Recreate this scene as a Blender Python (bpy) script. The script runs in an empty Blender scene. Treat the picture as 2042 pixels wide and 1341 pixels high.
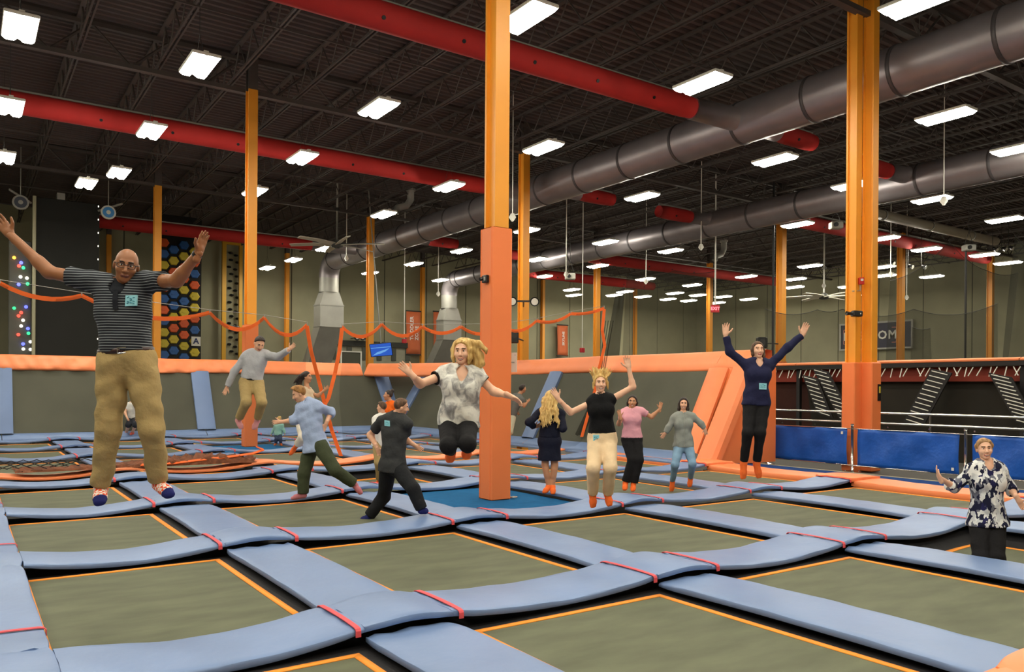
import bpy, math, random
import numpy as np
from mathutils import Vector, Matrix
random.seed(7)
SC = bpy.context.scene
COL = SC.collection
# ------------------------------------------------------------------ camera
F_PX, YAW, HORIZON, ROLL, CAM_H = 1588.0, math.radians(34.65), 775.0, math.radians(0.39), 1.75
cam_data = bpy.data.cameras.new('camera')
cam_data.sensor_fit = 'HORIZONTAL'; cam_data.sensor_width = 36.0
cam_data.lens = F_PX / 2042.0 * 36.0
cam_data.shift_y = (HORIZON - 670.5) / 2042.0
cam_data.clip_end = 300.0
camera = bpy.data.objects.new('camera', cam_data); COL.objects.link(camera)
camera.matrix_world = (Matrix.Translation((0, 0, CAM_H)) @ Matrix.Rotation(-YAW, 4, 'Z')
                       @ Matrix.Rotation(math.pi / 2, 4, 'X') @ Matrix.Rotation(ROLL, 4, 'Z'))
SC.camera = camera
# ------------------------------------------------------------------ world, exposure
world = bpy.data.worlds.new('world'); SC.world = world; world.use_nodes = True
world.node_tree.nodes['Background'].inputs[0].default_value = (0.5, 0.5, 0.5, 1)
world.node_tree.nodes['Background'].inputs[1].default_value = 0.02
SC.view_settings.view_transform = 'Standard'; SC.view_settings.look = 'None'
SC.view_settings.exposure = 0.0; SC.view_settings.gamma = 1.0
SC.view_settings.use_curve_mapping = False
LAMP_STRENGTH = 70.0
LAMP_COLOR = (1.0, 0.95, 0.80, 1)

# ------------------------------------------------------------------ survey helpers (photo pixel + known plane -> point of the place)
def ray(px, py):
    a, b = px - 1021.0, py - HORIZON
    c, s = math.cos(ROLL), math.sin(ROLL)
    u, v = c * a + s * b, -s * a + c * b
    cy, sy = math.cos(YAW), math.sin(YAW)
    return np.array([cy * u / F_PX + sy, -sy * u / F_PX + cy, -v / F_PX])
EYE = np.array([0, 0, CAM_H])
def atZ(px, py, Z):
    r = ray(px, py); return r * ((Z - CAM_H) / r[2]) + EYE
def atX(px, py, X):
    r = ray(px, py); return r * (X / r[0]) + EYE
def atY(px, py, Y):
    r = ray(px, py); return r * (Y / r[1]) + EYE
def atD(px, py, d):
    return ray(px, py) * d + EYE
CAM_R = np.array([math.cos(YAW), -math.sin(YAW), 0.0])
CAM_F = np.array([math.sin(YAW), math.cos(YAW), 0.0])
UP = np.array([0, 0, 1.0])

# ------------------------------------------------------------------ materials
def srgb(r, g, b):
    f = lambda c: (c / 255.0) / 12.92 if c / 255.0 <= 0.04045 else ((c / 255.0 + 0.055) / 1.055) ** 2.4
    return (f(r), f(g), f(b), 1.0)
MATS = {}
def mat(name, col, rough=0.6, metal=0.0, var=0.0, vscale=3.0, bump=0.0, bscale=20.0, stretch=None, spec=0.5, sheen=0.0, detail=4.0, col2=None, coord='Object'):
    """principled material with procedural colour variation and relief"""
    if name in MATS: return MATS[name]
    m = bpy.data.materials.new(name); m.use_nodes = True
    nt = m.node_tree; P = nt.nodes['Principled BSDF']
    P.inputs['Base Color'].default_value = col; P.inputs['Roughness'].default_value = rough
    P.inputs['Metallic'].default_value = metal
    P.inputs['Specular IOR Level'].default_value = spec
    if sheen: P.inputs['Sheen Weight'].default_value = sheen
    tc = nt.nodes.new('ShaderNodeTexCoord'); mp = nt.nodes.new('ShaderNodeMapping')
    nt.links.new(tc.outputs[coord], mp.inputs[0])
    if stretch: mp.inputs['Scale'].default_value = stretch
    if var > 0:
        n = nt.nodes.new('ShaderNodeTexNoise'); n.inputs['Scale'].default_value = vscale; n.inputs['Detail'].default_value = detail
        nt.links.new(mp.outputs[0], n.inputs['Vector'])
        r = nt.nodes.new('ShaderNodeValToRGB')
        c2 = col2 if col2 else (col[0] * 1.25, col[1] * 1.25, col[2] * 1.25, 1)
        c1 = col if col2 else (col[0] * (1 - var), col[1] * (1 - var), col[2] * (1 - var), 1)
        r.color_ramp.elements[0].color = c1; r.color_ramp.elements[0].position = 0.3
        r.color_ramp.elements[1].color = c2; r.color_ramp.elements[1].position = 0.7
        if not col2:
            r.color_ramp.elements[1].color = (col[0] * (1 + var), col[1] * (1 + var), col[2] * (1 + var), 1)
        nt.links.new(n.outputs['Fac'], r.inputs[0]); nt.links.new(r.outputs[0], P.inputs['Base Color'])
    if bump > 0:
        n = nt.nodes.new('ShaderNodeTexNoise'); n.inputs['Scale'].default_value = bscale; n.inputs['Detail'].default_value = 5
        nt.links.new(mp.outputs[0], n.inputs['Vector'])
        b = nt.nodes.new('ShaderNodeBump'); b.inputs['Strength'].default_value = bump; b.inputs['Distance'].default_value = 0.03
        nt.links.new(n.outputs['Fac'], b.inputs['Height']); nt.links.new(b.outputs[0], P.inputs['Normal'])
    MATS[name] = m
    return m
def emis(name, col, strength):
    if name in MATS: return MATS[name]
    m = bpy.data.materials.new(name); m.use_nodes = True
    P = m.node_tree.nodes['Principled BSDF']
    P.inputs['Base Color'].default_value = (col[0] * .8, col[1] * .8, col[2] * .8, 1)
    P.inputs['Emission Color'].default_value = col; P.inputs['Emission Strength'].default_value = strength
    MATS[name] = m; return m
def net_mat(name, col, cover):
    """fine woven netting: the share `cover` of the area is thread, the rest open"""
    if name in MATS: return MATS[name]
    m = bpy.data.materials.new(name); m.use_nodes = True
    nt = m.node_tree; P = nt.nodes['Principled BSDF']; out = nt.nodes['Material Output']
    P.inputs['Base Color'].default_value = col; P.inputs['Roughness'].default_value = 0.9
    P.inputs['Specular IOR Level'].default_value = 0.05
    t = nt.nodes.new('ShaderNodeBsdfTransparent'); mx = nt.nodes.new('ShaderNodeMixShader')
    mx.inputs[0].default_value = cover
    nt.links.new(t.outputs[0], mx.inputs[1]); nt.links.new(P.outputs[0], mx.inputs[2]); nt.links.new(mx.outputs[0], out.inputs[0])
    MATS[name] = m; return m

vinyl_blue = mat('vinyl_blue', srgb(108, 131, 172), 0.44, var=0.08, vscale=1.2, bump=0.16, bscale=6.0)
vinyl_orange = mat('vinyl_orange', srgb(244, 138, 84), 0.5, var=0.06, vscale=1.5, bump=0.10, bscale=4.0)
pad_orange = mat('pad_orange', srgb(242, 128, 68), 0.55, var=0.05, vscale=1.0, bump=0.06, bscale=6.0)
mat_weave = mat('mat_weave', srgb(93, 96, 75), 0.75, var=0.22, vscale=1.3, bump=0.12, bscale=160.0, spec=0.3, stretch=(1, 3, 1))
webbing_orange = mat('webbing_orange', srgb(250, 150, 40), 0.7, var=0.05, vscale=20, bump=0.1, bscale=120)
black_rubber = mat('black_rubber', srgb(20, 18, 22), 0.8, bump=0.1, bscale=60)
strap_red = mat('strap_red', srgb(226, 84, 92), 0.7, var=0.08, vscale=30, bump=0.15, bscale=150)
carpet_blue = mat('carpet_blue', srgb(28, 92, 140), 0.95, var=0.10, vscale=8, bump=0.2, bscale=220, spec=0.1)
carpet_navy = mat('carpet_navy', srgb(30, 62, 116), 0.95, var=0.1, vscale=6, bump=0.2, bscale=220, spec=0.1)
steel_orange = mat('steel_orange', srgb(240, 158, 44), 0.45, var=0.05, vscale=1.2, bump=0.02, bscale=30)
steel_dark = mat('steel_dark', srgb(78, 70, 66), 0.6, var=0.1, vscale=2)
deck_dark = mat('deck_dark', srgb(84, 73, 70), 0.75, var=0.12, vscale=0.6)
concrete = mat('concrete', srgb(150, 146, 118), 0.85, var=0.12, vscale=0.5, bump=0.08, bscale=14, detail=8)
concrete_floor = mat('concrete_floor', srgb(70, 66, 60), 0.8, var=0.1, vscale=0.7, bump=0.05, bscale=20)
galv = mat('galvanised', srgb(152, 145, 148), 0.42, metal=0.6, var=0.10, vscale=1.4, bump=0.04, bscale=9)
galv_dull = mat('galvanised_dull', srgb(160, 158, 150), 0.5, metal=0.3, var=0.08, vscale=1.4)
band_dark = mat('band_dark', srgb(84, 80, 82), 0.5, metal=0.4)
chrome = mat('chrome', srgb(205, 202, 196), 0.22, metal=1.0)
sock_red = mat('fabric_red', srgb(176, 34, 30), 0.8, var=0.08, vscale=2, bump=0.08, bscale=5)
white_paint = mat('white_paint', srgb(225, 222, 210), 0.5)
black_plastic = mat('black_plastic', srgb(18, 18, 20), 0.4)
black_paint = mat('black_paint', srgb(24, 22, 22), 0.6, var=0.1, vscale=3)
cable_dark = mat('cable_dark', srgb(48, 46, 44), 0.6)

# ------------------------------------------------------------------ object helpers
class MB:
    """collects faces and links them as ONE mesh object"""
    def __init__(s): s.v, s.f, s.m = [], [], []
    def add(s, vs, fs, mi=0):
        o = len(s.v); s.v += [tuple(float(c) for c in v) for v in vs]
        s.f += [tuple(i + o for i in f) for f in fs]; s.m += [mi] * len(fs); return s
    def box(s, lo, hi, mi=0):
        x0, y0, z0 = lo; x1, y1, z1 = hi
        return s.add([(x0,y0,z0),(x1,y0,z0),(x1,y1,z0),(x0,y1,z0),(x0,y0,z1),(x1,y0,z1),(x1,y1,z1),(x0,y1,z1)],
              [(0,3,2,1),(4,5,6,7),(0,1,5,4),(1,2,6,5),(2,3,7,6),(3,0,4,7)], mi)
    def cbox(s, lo, hi, b=0.01, mi=0):
        """box with chamfered vertical and horizontal edges"""
        x0,y0,z0 = lo; x1,y1,z1 = hi
        ring = lambda z, i: [(x0+i+b,y0+i,z),(x1-i-b,y0+i,z),(x1-i,y0+i+b,z),(x1-i,y1-i-b,z),(x1-i-b,y1-i,z),(x0+i+b,y1-i,z),(x0+i,y1-i-b,z),(x0+i,y0+i+b,z)]
        vs = ring(z0,b)+ring(z0+b,0)+ring(z1-b,0)+ring(z1,b); fs=[tuple(range(7,-1,-1)), tuple(range(24,32))]
        for k in range(3):
            for i in range(8): j=(i+1)%8; fs.append((k*8+i,k*8+j,k*8+8+j,k*8+8+i))
        return s.add(vs, fs, mi)
    def tube(s, pts, r, n=8, mi=0, cap=True, rs=None):
        pts = [np.array(p, float) for p in pts]; k = len(pts); rings = []
        ref = None
        for i in range(k):
            t = pts[min(i+1,k-1)] - pts[max(i-1,0)]; t /= (np.linalg.norm(t) + 1e-9)
            if ref is None:
                ref = np.array([0,0,1.0]) if abs(t[2]) < .9 else np.array([1.0,0,0])
            a = np.cross(t, ref); a /= (np.linalg.norm(a)+1e-9); b = np.cross(a, t); ref = b
            rr = rs[i] if rs else r
            rings += [pts[i] + rr*(math.cos(2*math.pi*j/n)*a + math.sin(2*math.pi*j/n)*b) for j in range(n)]
        fs = []
        for i in range(k-1):
            for j in range(n): q=(j+1)%n; fs.append((i*n+j,i*n+q,i*n+n+q,i*n+n+j))
        if cap: fs += [tuple(range(n)), tuple(range((k-1)*n+n-1,(k-1)*n-1,-1))]
        return s.add(rings, fs, mi)
    def strip(s, pts, wv, th, mi=0):
        """flat strap along pts, width vector wv, thickness th"""
        pts = [np.array(p, float) for p in pts]; k = len(pts); vs = []
        for i in range(k):
            t = pts[min(i+1,k-1)] - pts[max(i-1,0)]; t /= (np.linalg.norm(t)+1e-9)
            w = np.array(wv[i] if isinstance(wv, list) else wv, float)
            nrm = np.cross(t, w); nrm /= (np.linalg.norm(nrm)+1e-9); nrm *= th/2
            vs += [pts[i]-w/2-nrm, pts[i]+w/2-nrm, pts[i]+w/2+nrm, pts[i]-w/2+nrm]
        fs = [(3,2,1,0), tuple((k-1)*4+j for j in range(4))]
        for i in range(k-1):
            for j in range(4): q=(j+1)%4; fs.append((i*4+j,i*4+q,i*4+4+q,i*4+4+j))
        return s.add(vs, fs, mi)
    def grid(s, P, mi=0, thick=None):
        """P[nu][nv] -> sheet; with thick a closed sheet offset along -normal direction given as vector"""
        nu, nv = len(P), len(P[0]); vs = [P[i][j] for i in range(nu) for j in range(nv)]
        fs = [(i*nv+j,(i+1)*nv+j,(i+1)*nv+j+1,i*nv+j+1) for i in range(nu-1) for j in range(nv-1)]
        if thick is None: return s.add(vs, fs, mi)
        N = nu*nv; vs2 = [np.array(v, float)+np.array(thick) for v in vs]
        fs2 = [tuple(x+N for x in reversed(f)) for f in fs]
        rim = [(i,0) for i in range(nu)] + [(nu-1,j) for j in range(1,nv)] + [(i,nv-1) for i in range(nu-2,-1,-1)] + [(0,j) for j in range(nv-2,0,-1)]
        ids = [i*nv+j for i,j in rim]; L = len(ids)
        fr = [(ids[(k+1)%L], ids[k], ids[k]+N, ids[(k+1)%L]+N) for k in range(L)]
        return s.add(vs+vs2, fs+fs2+fr, mi)
    def mesh(s, name, mats, smooth=False):
        me = bpy.data.meshes.new(name); me.from_pydata(s.v, [], s.f)
        for m in (mats if isinstance(mats, (list, tuple)) else [mats]): me.materials.append(m)
        if any(s.m): me.polygons.foreach_set('material_index', s.m)
        if smooth: me.polygons.foreach_set('use_smooth', [True]*len(me.polygons))
        me.update()
        if smooth == 'edges': me.set_sharp_from_angle(angle=math.radians(38))
        return me
    def build(s, name, mats, parent=None, smooth=False, loc=None):
        o = bpy.data.objects.new(name, s.mesh(name, mats, smooth)); COL.objects.link(o)
        if parent is not None: o.parent = parent
        if loc is not None: o.location = loc
        return o
def tag(o, label, cat, group=None):
    o['label'] = label; o['category'] = cat
    if group: o['group'] = group
    return o
def struct(o):
    o['kind'] = 'structure'; return o
def empty(name, loc=(0,0,0), rz=0.0):
    o = bpy.data.objects.new(name, None); COL.objects.link(o); o.location = tuple(float(c) for c in loc); o.rotation_euler = (0,0,rz)
    o.empty_display_size = 0.2
    return o
def thing(name, label, cat, loc=(0,0,0), group=None, rz=0.0):
    return tag(empty(name, loc, rz), label, cat, group)
def inst(name, me, loc=(0,0,0), rz=0.0, parent=None, scale=None):
    o = bpy.data.objects.new(name, me); COL.objects.link(o); o.location = tuple(float(c) for c in loc); o.rotation_euler = (0,0,rz)
    if scale: o.scale = scale
    if parent is not None: o.parent = parent
    return o
def text_mesh(body, size, name='lettering', m=None, extrude=0.004, align='CENTER', bold=0.0, spacing=1.0):
    cu = bpy.data.curves.new(name, 'FONT'); cu.body = body; cu.size = size; cu.extrude = extrude; cu.align_x = align; cu.align_y = 'CENTER'
    cu.offset = bold; cu.space_character = spacing; cu.resolution_u = 2
    ob = bpy.data.objects.new(name, cu); COL.objects.link(ob)
    dg = bpy.context.evaluated_depsgraph_get(); me = bpy.data.meshes.new_from_object(ob.evaluated_get(dg))
    bpy.data.objects.remove(ob); me.name = name
    me.materials.clear(); me.materials.append(m or white_paint)
    return me
def sag(p, q, drop, n=9):
    p, q = np.array(p, float), np.array(q, float)
    return [p + (q-p)*t - UP*drop*4*t*(1-t) for t in np.linspace(0, 1, n)]
# =================================================================== THE BUILDING
WALL_Y, WALL_X, DECK_Z = 51.0, 56.0, 11.5
X_L, Y_F = -12.0, -10.0
struct(MB().box((X_L-.3, Y_F-.3, -1.3), (WALL_X+.3, WALL_Y+.3, -1.0)).build('floor', concrete_floor))
# ribbed steel roof deck (ribs run across the joists)
mb = MB(); P0, P1 = [], []
y = Y_F
while y < WALL_Y:
    for dy, z in ((0, 0), (.10, 0), (.14, .08), (.24, .08)):
        P0.append((X_L, y+dy, DECK_Z+z)); P1.append((WALL_X, y+dy, DECK_Z+z))
    y += .28
ceiling = struct(mb.grid([P0, P1]).build('ceiling', deck_dark))
# open-web joists along Y
mb = MB(); J0, J1 = Y_F, WALL_Y
ZB, ZT = 10.62, 11.42
for dx in (-.05, .05): mb.box((dx-.022, J0, ZB-.03), (dx+.022, J1, ZB+.03))
mb.box((-.06, J0, ZT), (.06, J1, ZT+.06))
n = int((J1-J0)/.62); yy = np.linspace(J0, J1, n+1)
for i in range(n):
    z0, z1 = (ZB, ZT) if i % 2 == 0 else (ZT, ZB)
    mb.tube([(0, yy[i], z0), (0, yy[i+1], z1)], .022, 4, cap=False)
joist_me = mb.mesh('joist', steel_dark)
x = 8.4 - 1.97*10
while x < WALL_X:
    inst('joist', joist_me, (x, 0, 0), parent=ceiling); x += 1.97
# girders along X on the column lines
mb = MB(); GB, GT = 10.45, 11.38
mb.box((X_L, -.09, GB-.07), (WALL_X, .09, GB+.05)); mb.box((X_L, -.07, GT-.06), (WALL_X, .07, GT+.06))
xs = np.arange(X_L, WALL_X, .985)
for i in range(len(xs)-1):
    z0, z1 = (GB, GT) if i % 2 == 0 else (GT, GB)
    mb.tube([(xs[i], 0, z0), (xs[i+1], 0, z1)], .04, 4, cap=False)
gird_me = mb.mesh('girder', steel_dark)
for y in (-2.8, 10.5, 23.8, 37.1): inst('girder', gird_me, (0, y, 0), parent=ceiling)
# bridging angles between joists
br_me = MB().box((X_L, -.02, 10.56), (WALL_X, .02, 10.60)).mesh('bridging', steel_dark)
for y in (6.0, 15.0, 19.4, 28.0, 32.6, 41.5, 46): inst('bridging', br_me, (0, y, 0), parent=ceiling)
# walls: tilt-up concrete panels with open joints
def wall(name, along, pos, a0, a1, inward, w=3.32, off=0.0):
    root = struct(MB().box(*(((a0, pos, -1.0), (a1, pos+.25*(-inward), DECK_Z)) if along == 'x' else ((pos, a0, -1.0), (pos+.25*(-inward), a1, DECK_Z)))
             if inward < 0 else (((a0, pos-.25, -1.0), (a1, pos, DECK_Z)) if along == 'x' else ((pos-.25, a0, -1.0), (pos, a1, DECK_Z)))).build(name, cable_dark))
    a = a0+off
    while a < a1-.2:
        b = min(a+w, a1); m_ = MB()
        t0, t1 = (pos, pos+inward*.05)
        lo, hi = min(t0,t1), max(t0,t1)
        if along == 'x': m_.cbox((a+.025, lo, -1.0), (b-.025, hi, DECK_Z), .012)
        else: m_.cbox((lo, a+.025, -1.0), (hi, b-.025, DECK_Z), .012)
        m_.build('panel', concrete, root); a = b
    return root
wall_back = wall('wall_back', 'x', WALL_Y, X_L, WALL_X, -1, 3.32, -.2)
wall_right = wall('wall_right', 'y', WALL_X, Y_F, WALL_Y, -1, 3.32)
wall_left = wall('wall_left', 'y', X_L, Y_F, WALL_Y, 1)
wall_front = wall('wall_front', 'x', Y_F, X_L, WALL_X, 1)

# ------------------------------------------------------------------ columns (orange steel, padded below)
PAINT_Z = 10.4
def column(loc, base_z, pad_top, pad_w, label, double=False, w=.30, group=None, padded=True, mats=(steel_orange, pad_orange)):
    t = thing('steel_column', label, 'column', (loc[0], loc[1], base_z), group)
    h = w/2
    def web(z0, z1, nm, m):
        mb = MB()
        if double:      # twin wide-flange profile: two flanges with recessed webs
            for s in (-1, 1):
                mb.box((-h, s*h-.012, z0), (h, s*h+.012, z1)); mb.box((s*h*.42-.01, -h, z0), (s*h*.42+.01, h, z1))
            mb.box((-h*.99, -h*.55, z0), (-h*.93, h*.55, z1)); mb.box((h*.93, -h*.55, z0), (h*.99, h*.55, z1))
        else:
            for s in (-1, 1): mb.box((-h, s*h-.022, z0), (h, s*h+.022, z1))
            mb.box((-h*.55, -h+.02, z0), (-h*.35, h-.02, z1)); mb.box((h*.35, -h+.02, z0), (h*.55, h-.02, z1))
        return mb.build(nm, m, t)
    web(-.0, PAINT_Z-base_z, 'shaft', mats[0])
    web(PAINT_Z-base_z, DECK_Z-base_z, 'shaft_head', steel_dark)
    if padded:
        q = pad_w/2
        for k, (lo, hi) in enumerate((((-q, -q, .0), (q, -h-.02, pad_top)), ((-q, h+.02, 0), (q, q, pad_top)), ((-q, -h-.015, 0), (-h-.02, h+.015, pad_top)), ((h+.02, -h-.015, 0), (q, h+.015, pad_top)))):
            MB().cbox(lo, hi, .015).build('column_pad', mats[1], t)
    return t
C1 = (6.95, 10.52); C2 = (6.93, 23.5)
column(C1, 0.0, 4.27, .37, 'orange steel column wrapped in tall orange pads on a teal carpet square', w=.262)
column(C2, 0.0, 3.55, .37, 'orange steel column padded orange behind the running man, mid court', w=.265)
far_label = 'bare orange steel column standing far behind the jump court walls'
for x, y in ((17.0, 23.9), (6.93, 37.1), (17.0, 37.3), (31.9, 37.1), (42, 37.1), (42.3, 23.8), (52.5, 23.8)):
    column((x, y), -1.0, 0, 0, far_label, w=.285, padded=False, group='far orange steel columns')
column((31.9, 23.8), -1.0, 4.1, .42, 'orange steel column with salmon pad beside the netted far court', w=.31)
for x in (6.9, 17.3, 27.2, 38, 48): column((x, WALL_Y-.25), -1.0, 0, 0, 'slim orange steel column against the back concrete wall', w=.24, padded=False, double=False, group='orange columns on the back wall')
# twin column with two pads beside the blue banners
t = thing('steel_column', 'twin orange steel column with two wide orange pads beside the blue banners', 'column', (17.07, 10.54, -.1))
for k, (ox, oy) in enumerate(((-.155, .108), (.155, -.108))):
    w = .22; h = w/2; mb = MB()
    for s in (-1, 1): mb.box((ox-h, oy+s*h-.02, 0), (ox+h, oy+s*h+.02, PAINT_Z+.5)); mb.box((ox+s*h*.45-.02, oy-h+.02, 0), (ox+s*h*.45+.02, oy+h-.02, PAINT_Z+.5))
    mb.build('shaft', steel_orange, t)
    MB().box((ox-h, oy-h, PAINT_Z+.5), (ox+h, oy+h, DECK_Z+.1)).build('shaft_head', steel_dark, t)
MB().cbox((-.33, -.05, 0), (.0, .28, 2.5), .02).build('column_pad', pad_orange, t)
MB().cbox((-.035, -.295, 0), (.345, .09, 2.502), .02).build('column_pad', pad_orange, t)
mb = MB(); mb.box((.19, -.315, 1.62), (.30, -.294, 2.0)).build('notice_plate', black_plastic, t)
MB().box((.215, -.32, 1.80), (.275, -.314, 1.95)).build('notice_label', mat('label_yellow', srgb(214, 190, 70), .5), t)

# ------------------------------------------------------------------ round air ducts
def duct(X, Z, r, y0, y1, label, wall_y, drop_x):
    t = thing('air_duct', label, 'duct', (X, y0, Z))
    ring_step = 2.35
    y = y0
    while y < y1:      # each barrel its own section, joined by raised bands
        b = min(y+ring_step, y1); L = b-y; k = 12
        pts = [(0, y-y0+L*i/k, 0) for i in range(k+1)]
        MB().tube(pts, r, 28, cap=False, rs=[r*(1+.006*math.sin(i*2.1)) for i in range(k+1)]).build('duct_section', galv, t, True)
        MB().tube([(0, b-y0-.05, 0), (0, b-y0-.045, 0), (0, b-y0+.045, 0), (0, b-y0+.05, 0)], r, 28, rs=[r*.98, r*1.035, r*1.035, r*.98], cap=False).build('joint_band', band_dark, t, True)
        y = b
    L = y1-y0; pts = [(0, L-.02, 0)]
    for i in range(1, 10):
        a = math.pi/2*i/9; pts.append((0, L+1.0*math.sin(a), -1.0*(1-math.cos(a))))
    MB().tube(pts, r, 28, cap=False).build('elbow', galv, t, True)
    yb = L+1.0
    MB().tube([(0, yb, -1.0), (0, yb, -1.9)], r*.98, 28, cap=False).build('collar', galv_dull, t, True)
    # square transition, then an S-bend to the wall
    def ringv(cx, cy, z, hx, hy): return [(cx-hx, cy-hy, z), (cx+hx, cy-hy, z), (cx+hx, cy+hy, z), (cx-hx, cy+hy, z)]
    sec = [ringv(0, yb, -1.9, r*.8, r*.8), ringv(0, yb, -2.7, r*1.25, r*.9), ringv(0, yb, -4.0, r*1.25, r*.9), ringv(drop_x, yb+1.7, -6.2, r*1.25, r*.9), ringv(drop_x, yb+1.7, -9.9, r*1.25, r*.9)]
    nm = ('transition', 'square_duct', 'offset_duct', 'square_duct')
    for i in range(4):
        MB().add(sec[i]+sec[i+1], [(j, (j+1) % 4, (j+1) % 4+4, j+4) for j in range(4)]).build(nm[i], galv_dull, t)
        c = sec[i+1]; cx = sum(p[0] for p in c)/4; cy = sum(p[1] for p in c)/4; z = c[0][2]
        MB().box((cx-r*1.29, cy-r*.94, z-.04), (cx+r*1.29, cy+r*.94, z+.04)).build('flange', galv_dull, t)
    for i in range(int((y1-y0)/7)):
        MB().tube([(0, 2+7*i, r), (0, 2+7*i, DECK_Z-Z)], .012, 5).build('hanger', steel_dark, t)
    return t
duct(18.5, 9.45, .60, -6.0, 45.6, 'large silver spiral air duct nearest the padded columns, dropping to the wall', 50, -.1)
duct(27.0, 9.0, .55, -2.0, 45.6, 'silver spiral air duct further back, above the far courts', 50, -.2)
# red fabric air socks
def sock(Y, x0, x1, label, conn=None, Z=9.4, r=.30, holes=True):
    t = thing('air_sock', label, 'air sock', (x0, Y, Z), 'red fabric air socks under the roof')
    L = x1-x0; n = max(6, int(L*2)); xs = np.linspace(0, L, n)
    rs = [r*(1-.12*math.exp(-min(u, L-u)/.15)) for u in xs]
    MB().tube([(u, 0, 0) for u in xs], r, 20, rs=rs).build('fabric_tube', sock_red, t, True)
    MB().box((0, -.02, r*.96), (L, .02, r+.06)).build('suspension_rail', galv_dull, t)
    if holes:
        k = 0; u = .8
        while u < L-.5:
            d = np.array([0, -math.cos(.5), -math.sin(.5)])
            p = np.array([u, 0, 0])+d*r*.995
            MB().tube([p-d*.01, p+d*.012], .045, 8).build('air_nozzle', black_plastic, t); u += 1.9
    if conn is not None:      # galvanised take-off to the duct
        a, b = (L-.05, conn-x0) if conn > x1 else (.05, conn-x0)
        MB().tube([(a, 0, 0), (a+(b-a)*.5, 0, .02), (b, 0, .05)], r*1.02, 16, rs=[r*1.02, r*1.02, r*1.1]).build('connector', galv, t, True)
    return t
sock(15.05, -9.0, 16.3, 'long red fabric air sock crossing above the tall padded column', conn=18.2)
sock(25.4, -9.0, 16.4, 'long red fabric air sock passing behind the second orange column', conn=18.2)
sock(41.5, 3.5, 15.5, 'red fabric air sock low over the climbing walls', conn=18.2)
for w_, y in (('beside the twin column', 15.0), ('beyond the middle column', 24.2), ('near the back wall', 36.5)): sock(y, 19.8, 21.6, 'short red air sock on the far side of the nearest duct, '+w_, conn=18.9, r=.27)
for w_, y in (('behind the twin column', 14.8), ('before the long sock', 23.6), ('near the back wall', 36.0)): sock(y, 23.6, 25.5, 'short red air sock joined to the second duct, '+w_, conn=26.7, Z=9.1, r=.27)
sock(21.5, 28.8, 47, 'long red fabric air sock beyond the second duct, behind the twin column', conn=27.3, Z=9.15)
sock(10.6, 29.0, 47, 'long red fabric air sock beyond the second duct near the netted court', conn=27.3, Z=9.1)
sock(34.2, 28.6, 46, 'long red fabric air sock beyond the second duct by the back wall', conn=27.3, Z=9.1)
sock(40.5, 28.6, 40, 'red fabric air sock low by the back wall corner', conn=27.3, Z=9.0)
# slim beige duct far right
a = atD(1690, 413, 33.0); b = atD(1985, 482, 41.0)
t = thing('beige_duct', 'slim beige air pipe slanting beyond the twin column', 'duct', a)
MB().tube([(0,0,0), tuple((b-a)*.5), tuple(b-a)], .22, 14).build('pipe', mat('beige_metal', srgb(150, 138, 118), .5), t, True)
for k in (.2, .5, .8): MB().tube([tuple((b-a)*(k-.003)), tuple((b-a)*(k+.003))], .245, 14).build('joint_band', galv_dull, t, True)

# ------------------------------------------------------------------ high-bay lamps
lens_mat = emis('lamp_lens', LAMP_COLOR, LAMP_STRENGTH)
mb = MB(); mb.cbox((-.30, -.66, .05), (.30, .66, .12), .015); mb.box((-.05, -.60, .12), (.05, .60, .17)); housing_me = mb.mesh('housing', white_paint)
mb = MB()
for s in (-1, 1):      # one lobe of the twin lens: trough with sloping sides
    pass
def lens_me(s):
    c = s*.155; r0, r1 = .13, .075
    vs = [(c-r0, -.64, .05), (c+r0, -.64, .05), (c+r0, .64, .05), (c-r0, .64, .05), (c-r1, -.58, -.02), (c+r1, -.58, -.02), (c+r1, .58, -.02), (c-r1, .58, -.02)]
    return MB().add(vs, [(4,7,6,5), (0,4,5,1), (1,5,6,2), (2,6,7,3), (3,7,4,0)]).mesh('lens', lens_mat)
LENS = [lens_me(-1), lens_me(1)]
mb = MB()
for s in (-1, 1): mb.tube([(0, s*.35, .17), (0, 0, .75)], .006, 4); 
mb.tube([(0, 0, .75), (0, 0, 2.83)], .006, 4); chain_me = mb.mesh('hanging_wire', cable_dark)
LAMP_Z = 8.75
lamp_px = [(40,60),(398,135),(755,220),(1083,298),(20,217),(302,265),(603,318),(895,375),(8,317),(237,348),(508,385),(765,430),(1400,170),(1048,40),(1885,235),(1545,322),(1280,395),(1050,462),(920,502),(825,528),(172,369),(648,498),(585,520),(533,536),(738,546),(878,560),(1207,485),(1337,502),(1070,519),(1192,532),(1083,553),(1287,558),(1140,579),(1144,590),(1858,400),(1590,450),(2003,440),(1847,499),(1963,510),(1615,532),(1488,553),(1586,558),(1583,574),(1380,570),(1442,593),(1282,593),(1858,553),(1700,372),(1835,8),(2030,300),(1763,477),(2010,526),(1760,534),(1763,551),(1692,573),(1225,590),(1246,583),(1346,586),(1392,590),(1332,598),(1373,601),(1430,605),(1493,598)]
lamp_xy = [tuple(atZ(px, py, LAMP_Z)[:2]) for px, py in lamp_px]
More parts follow.
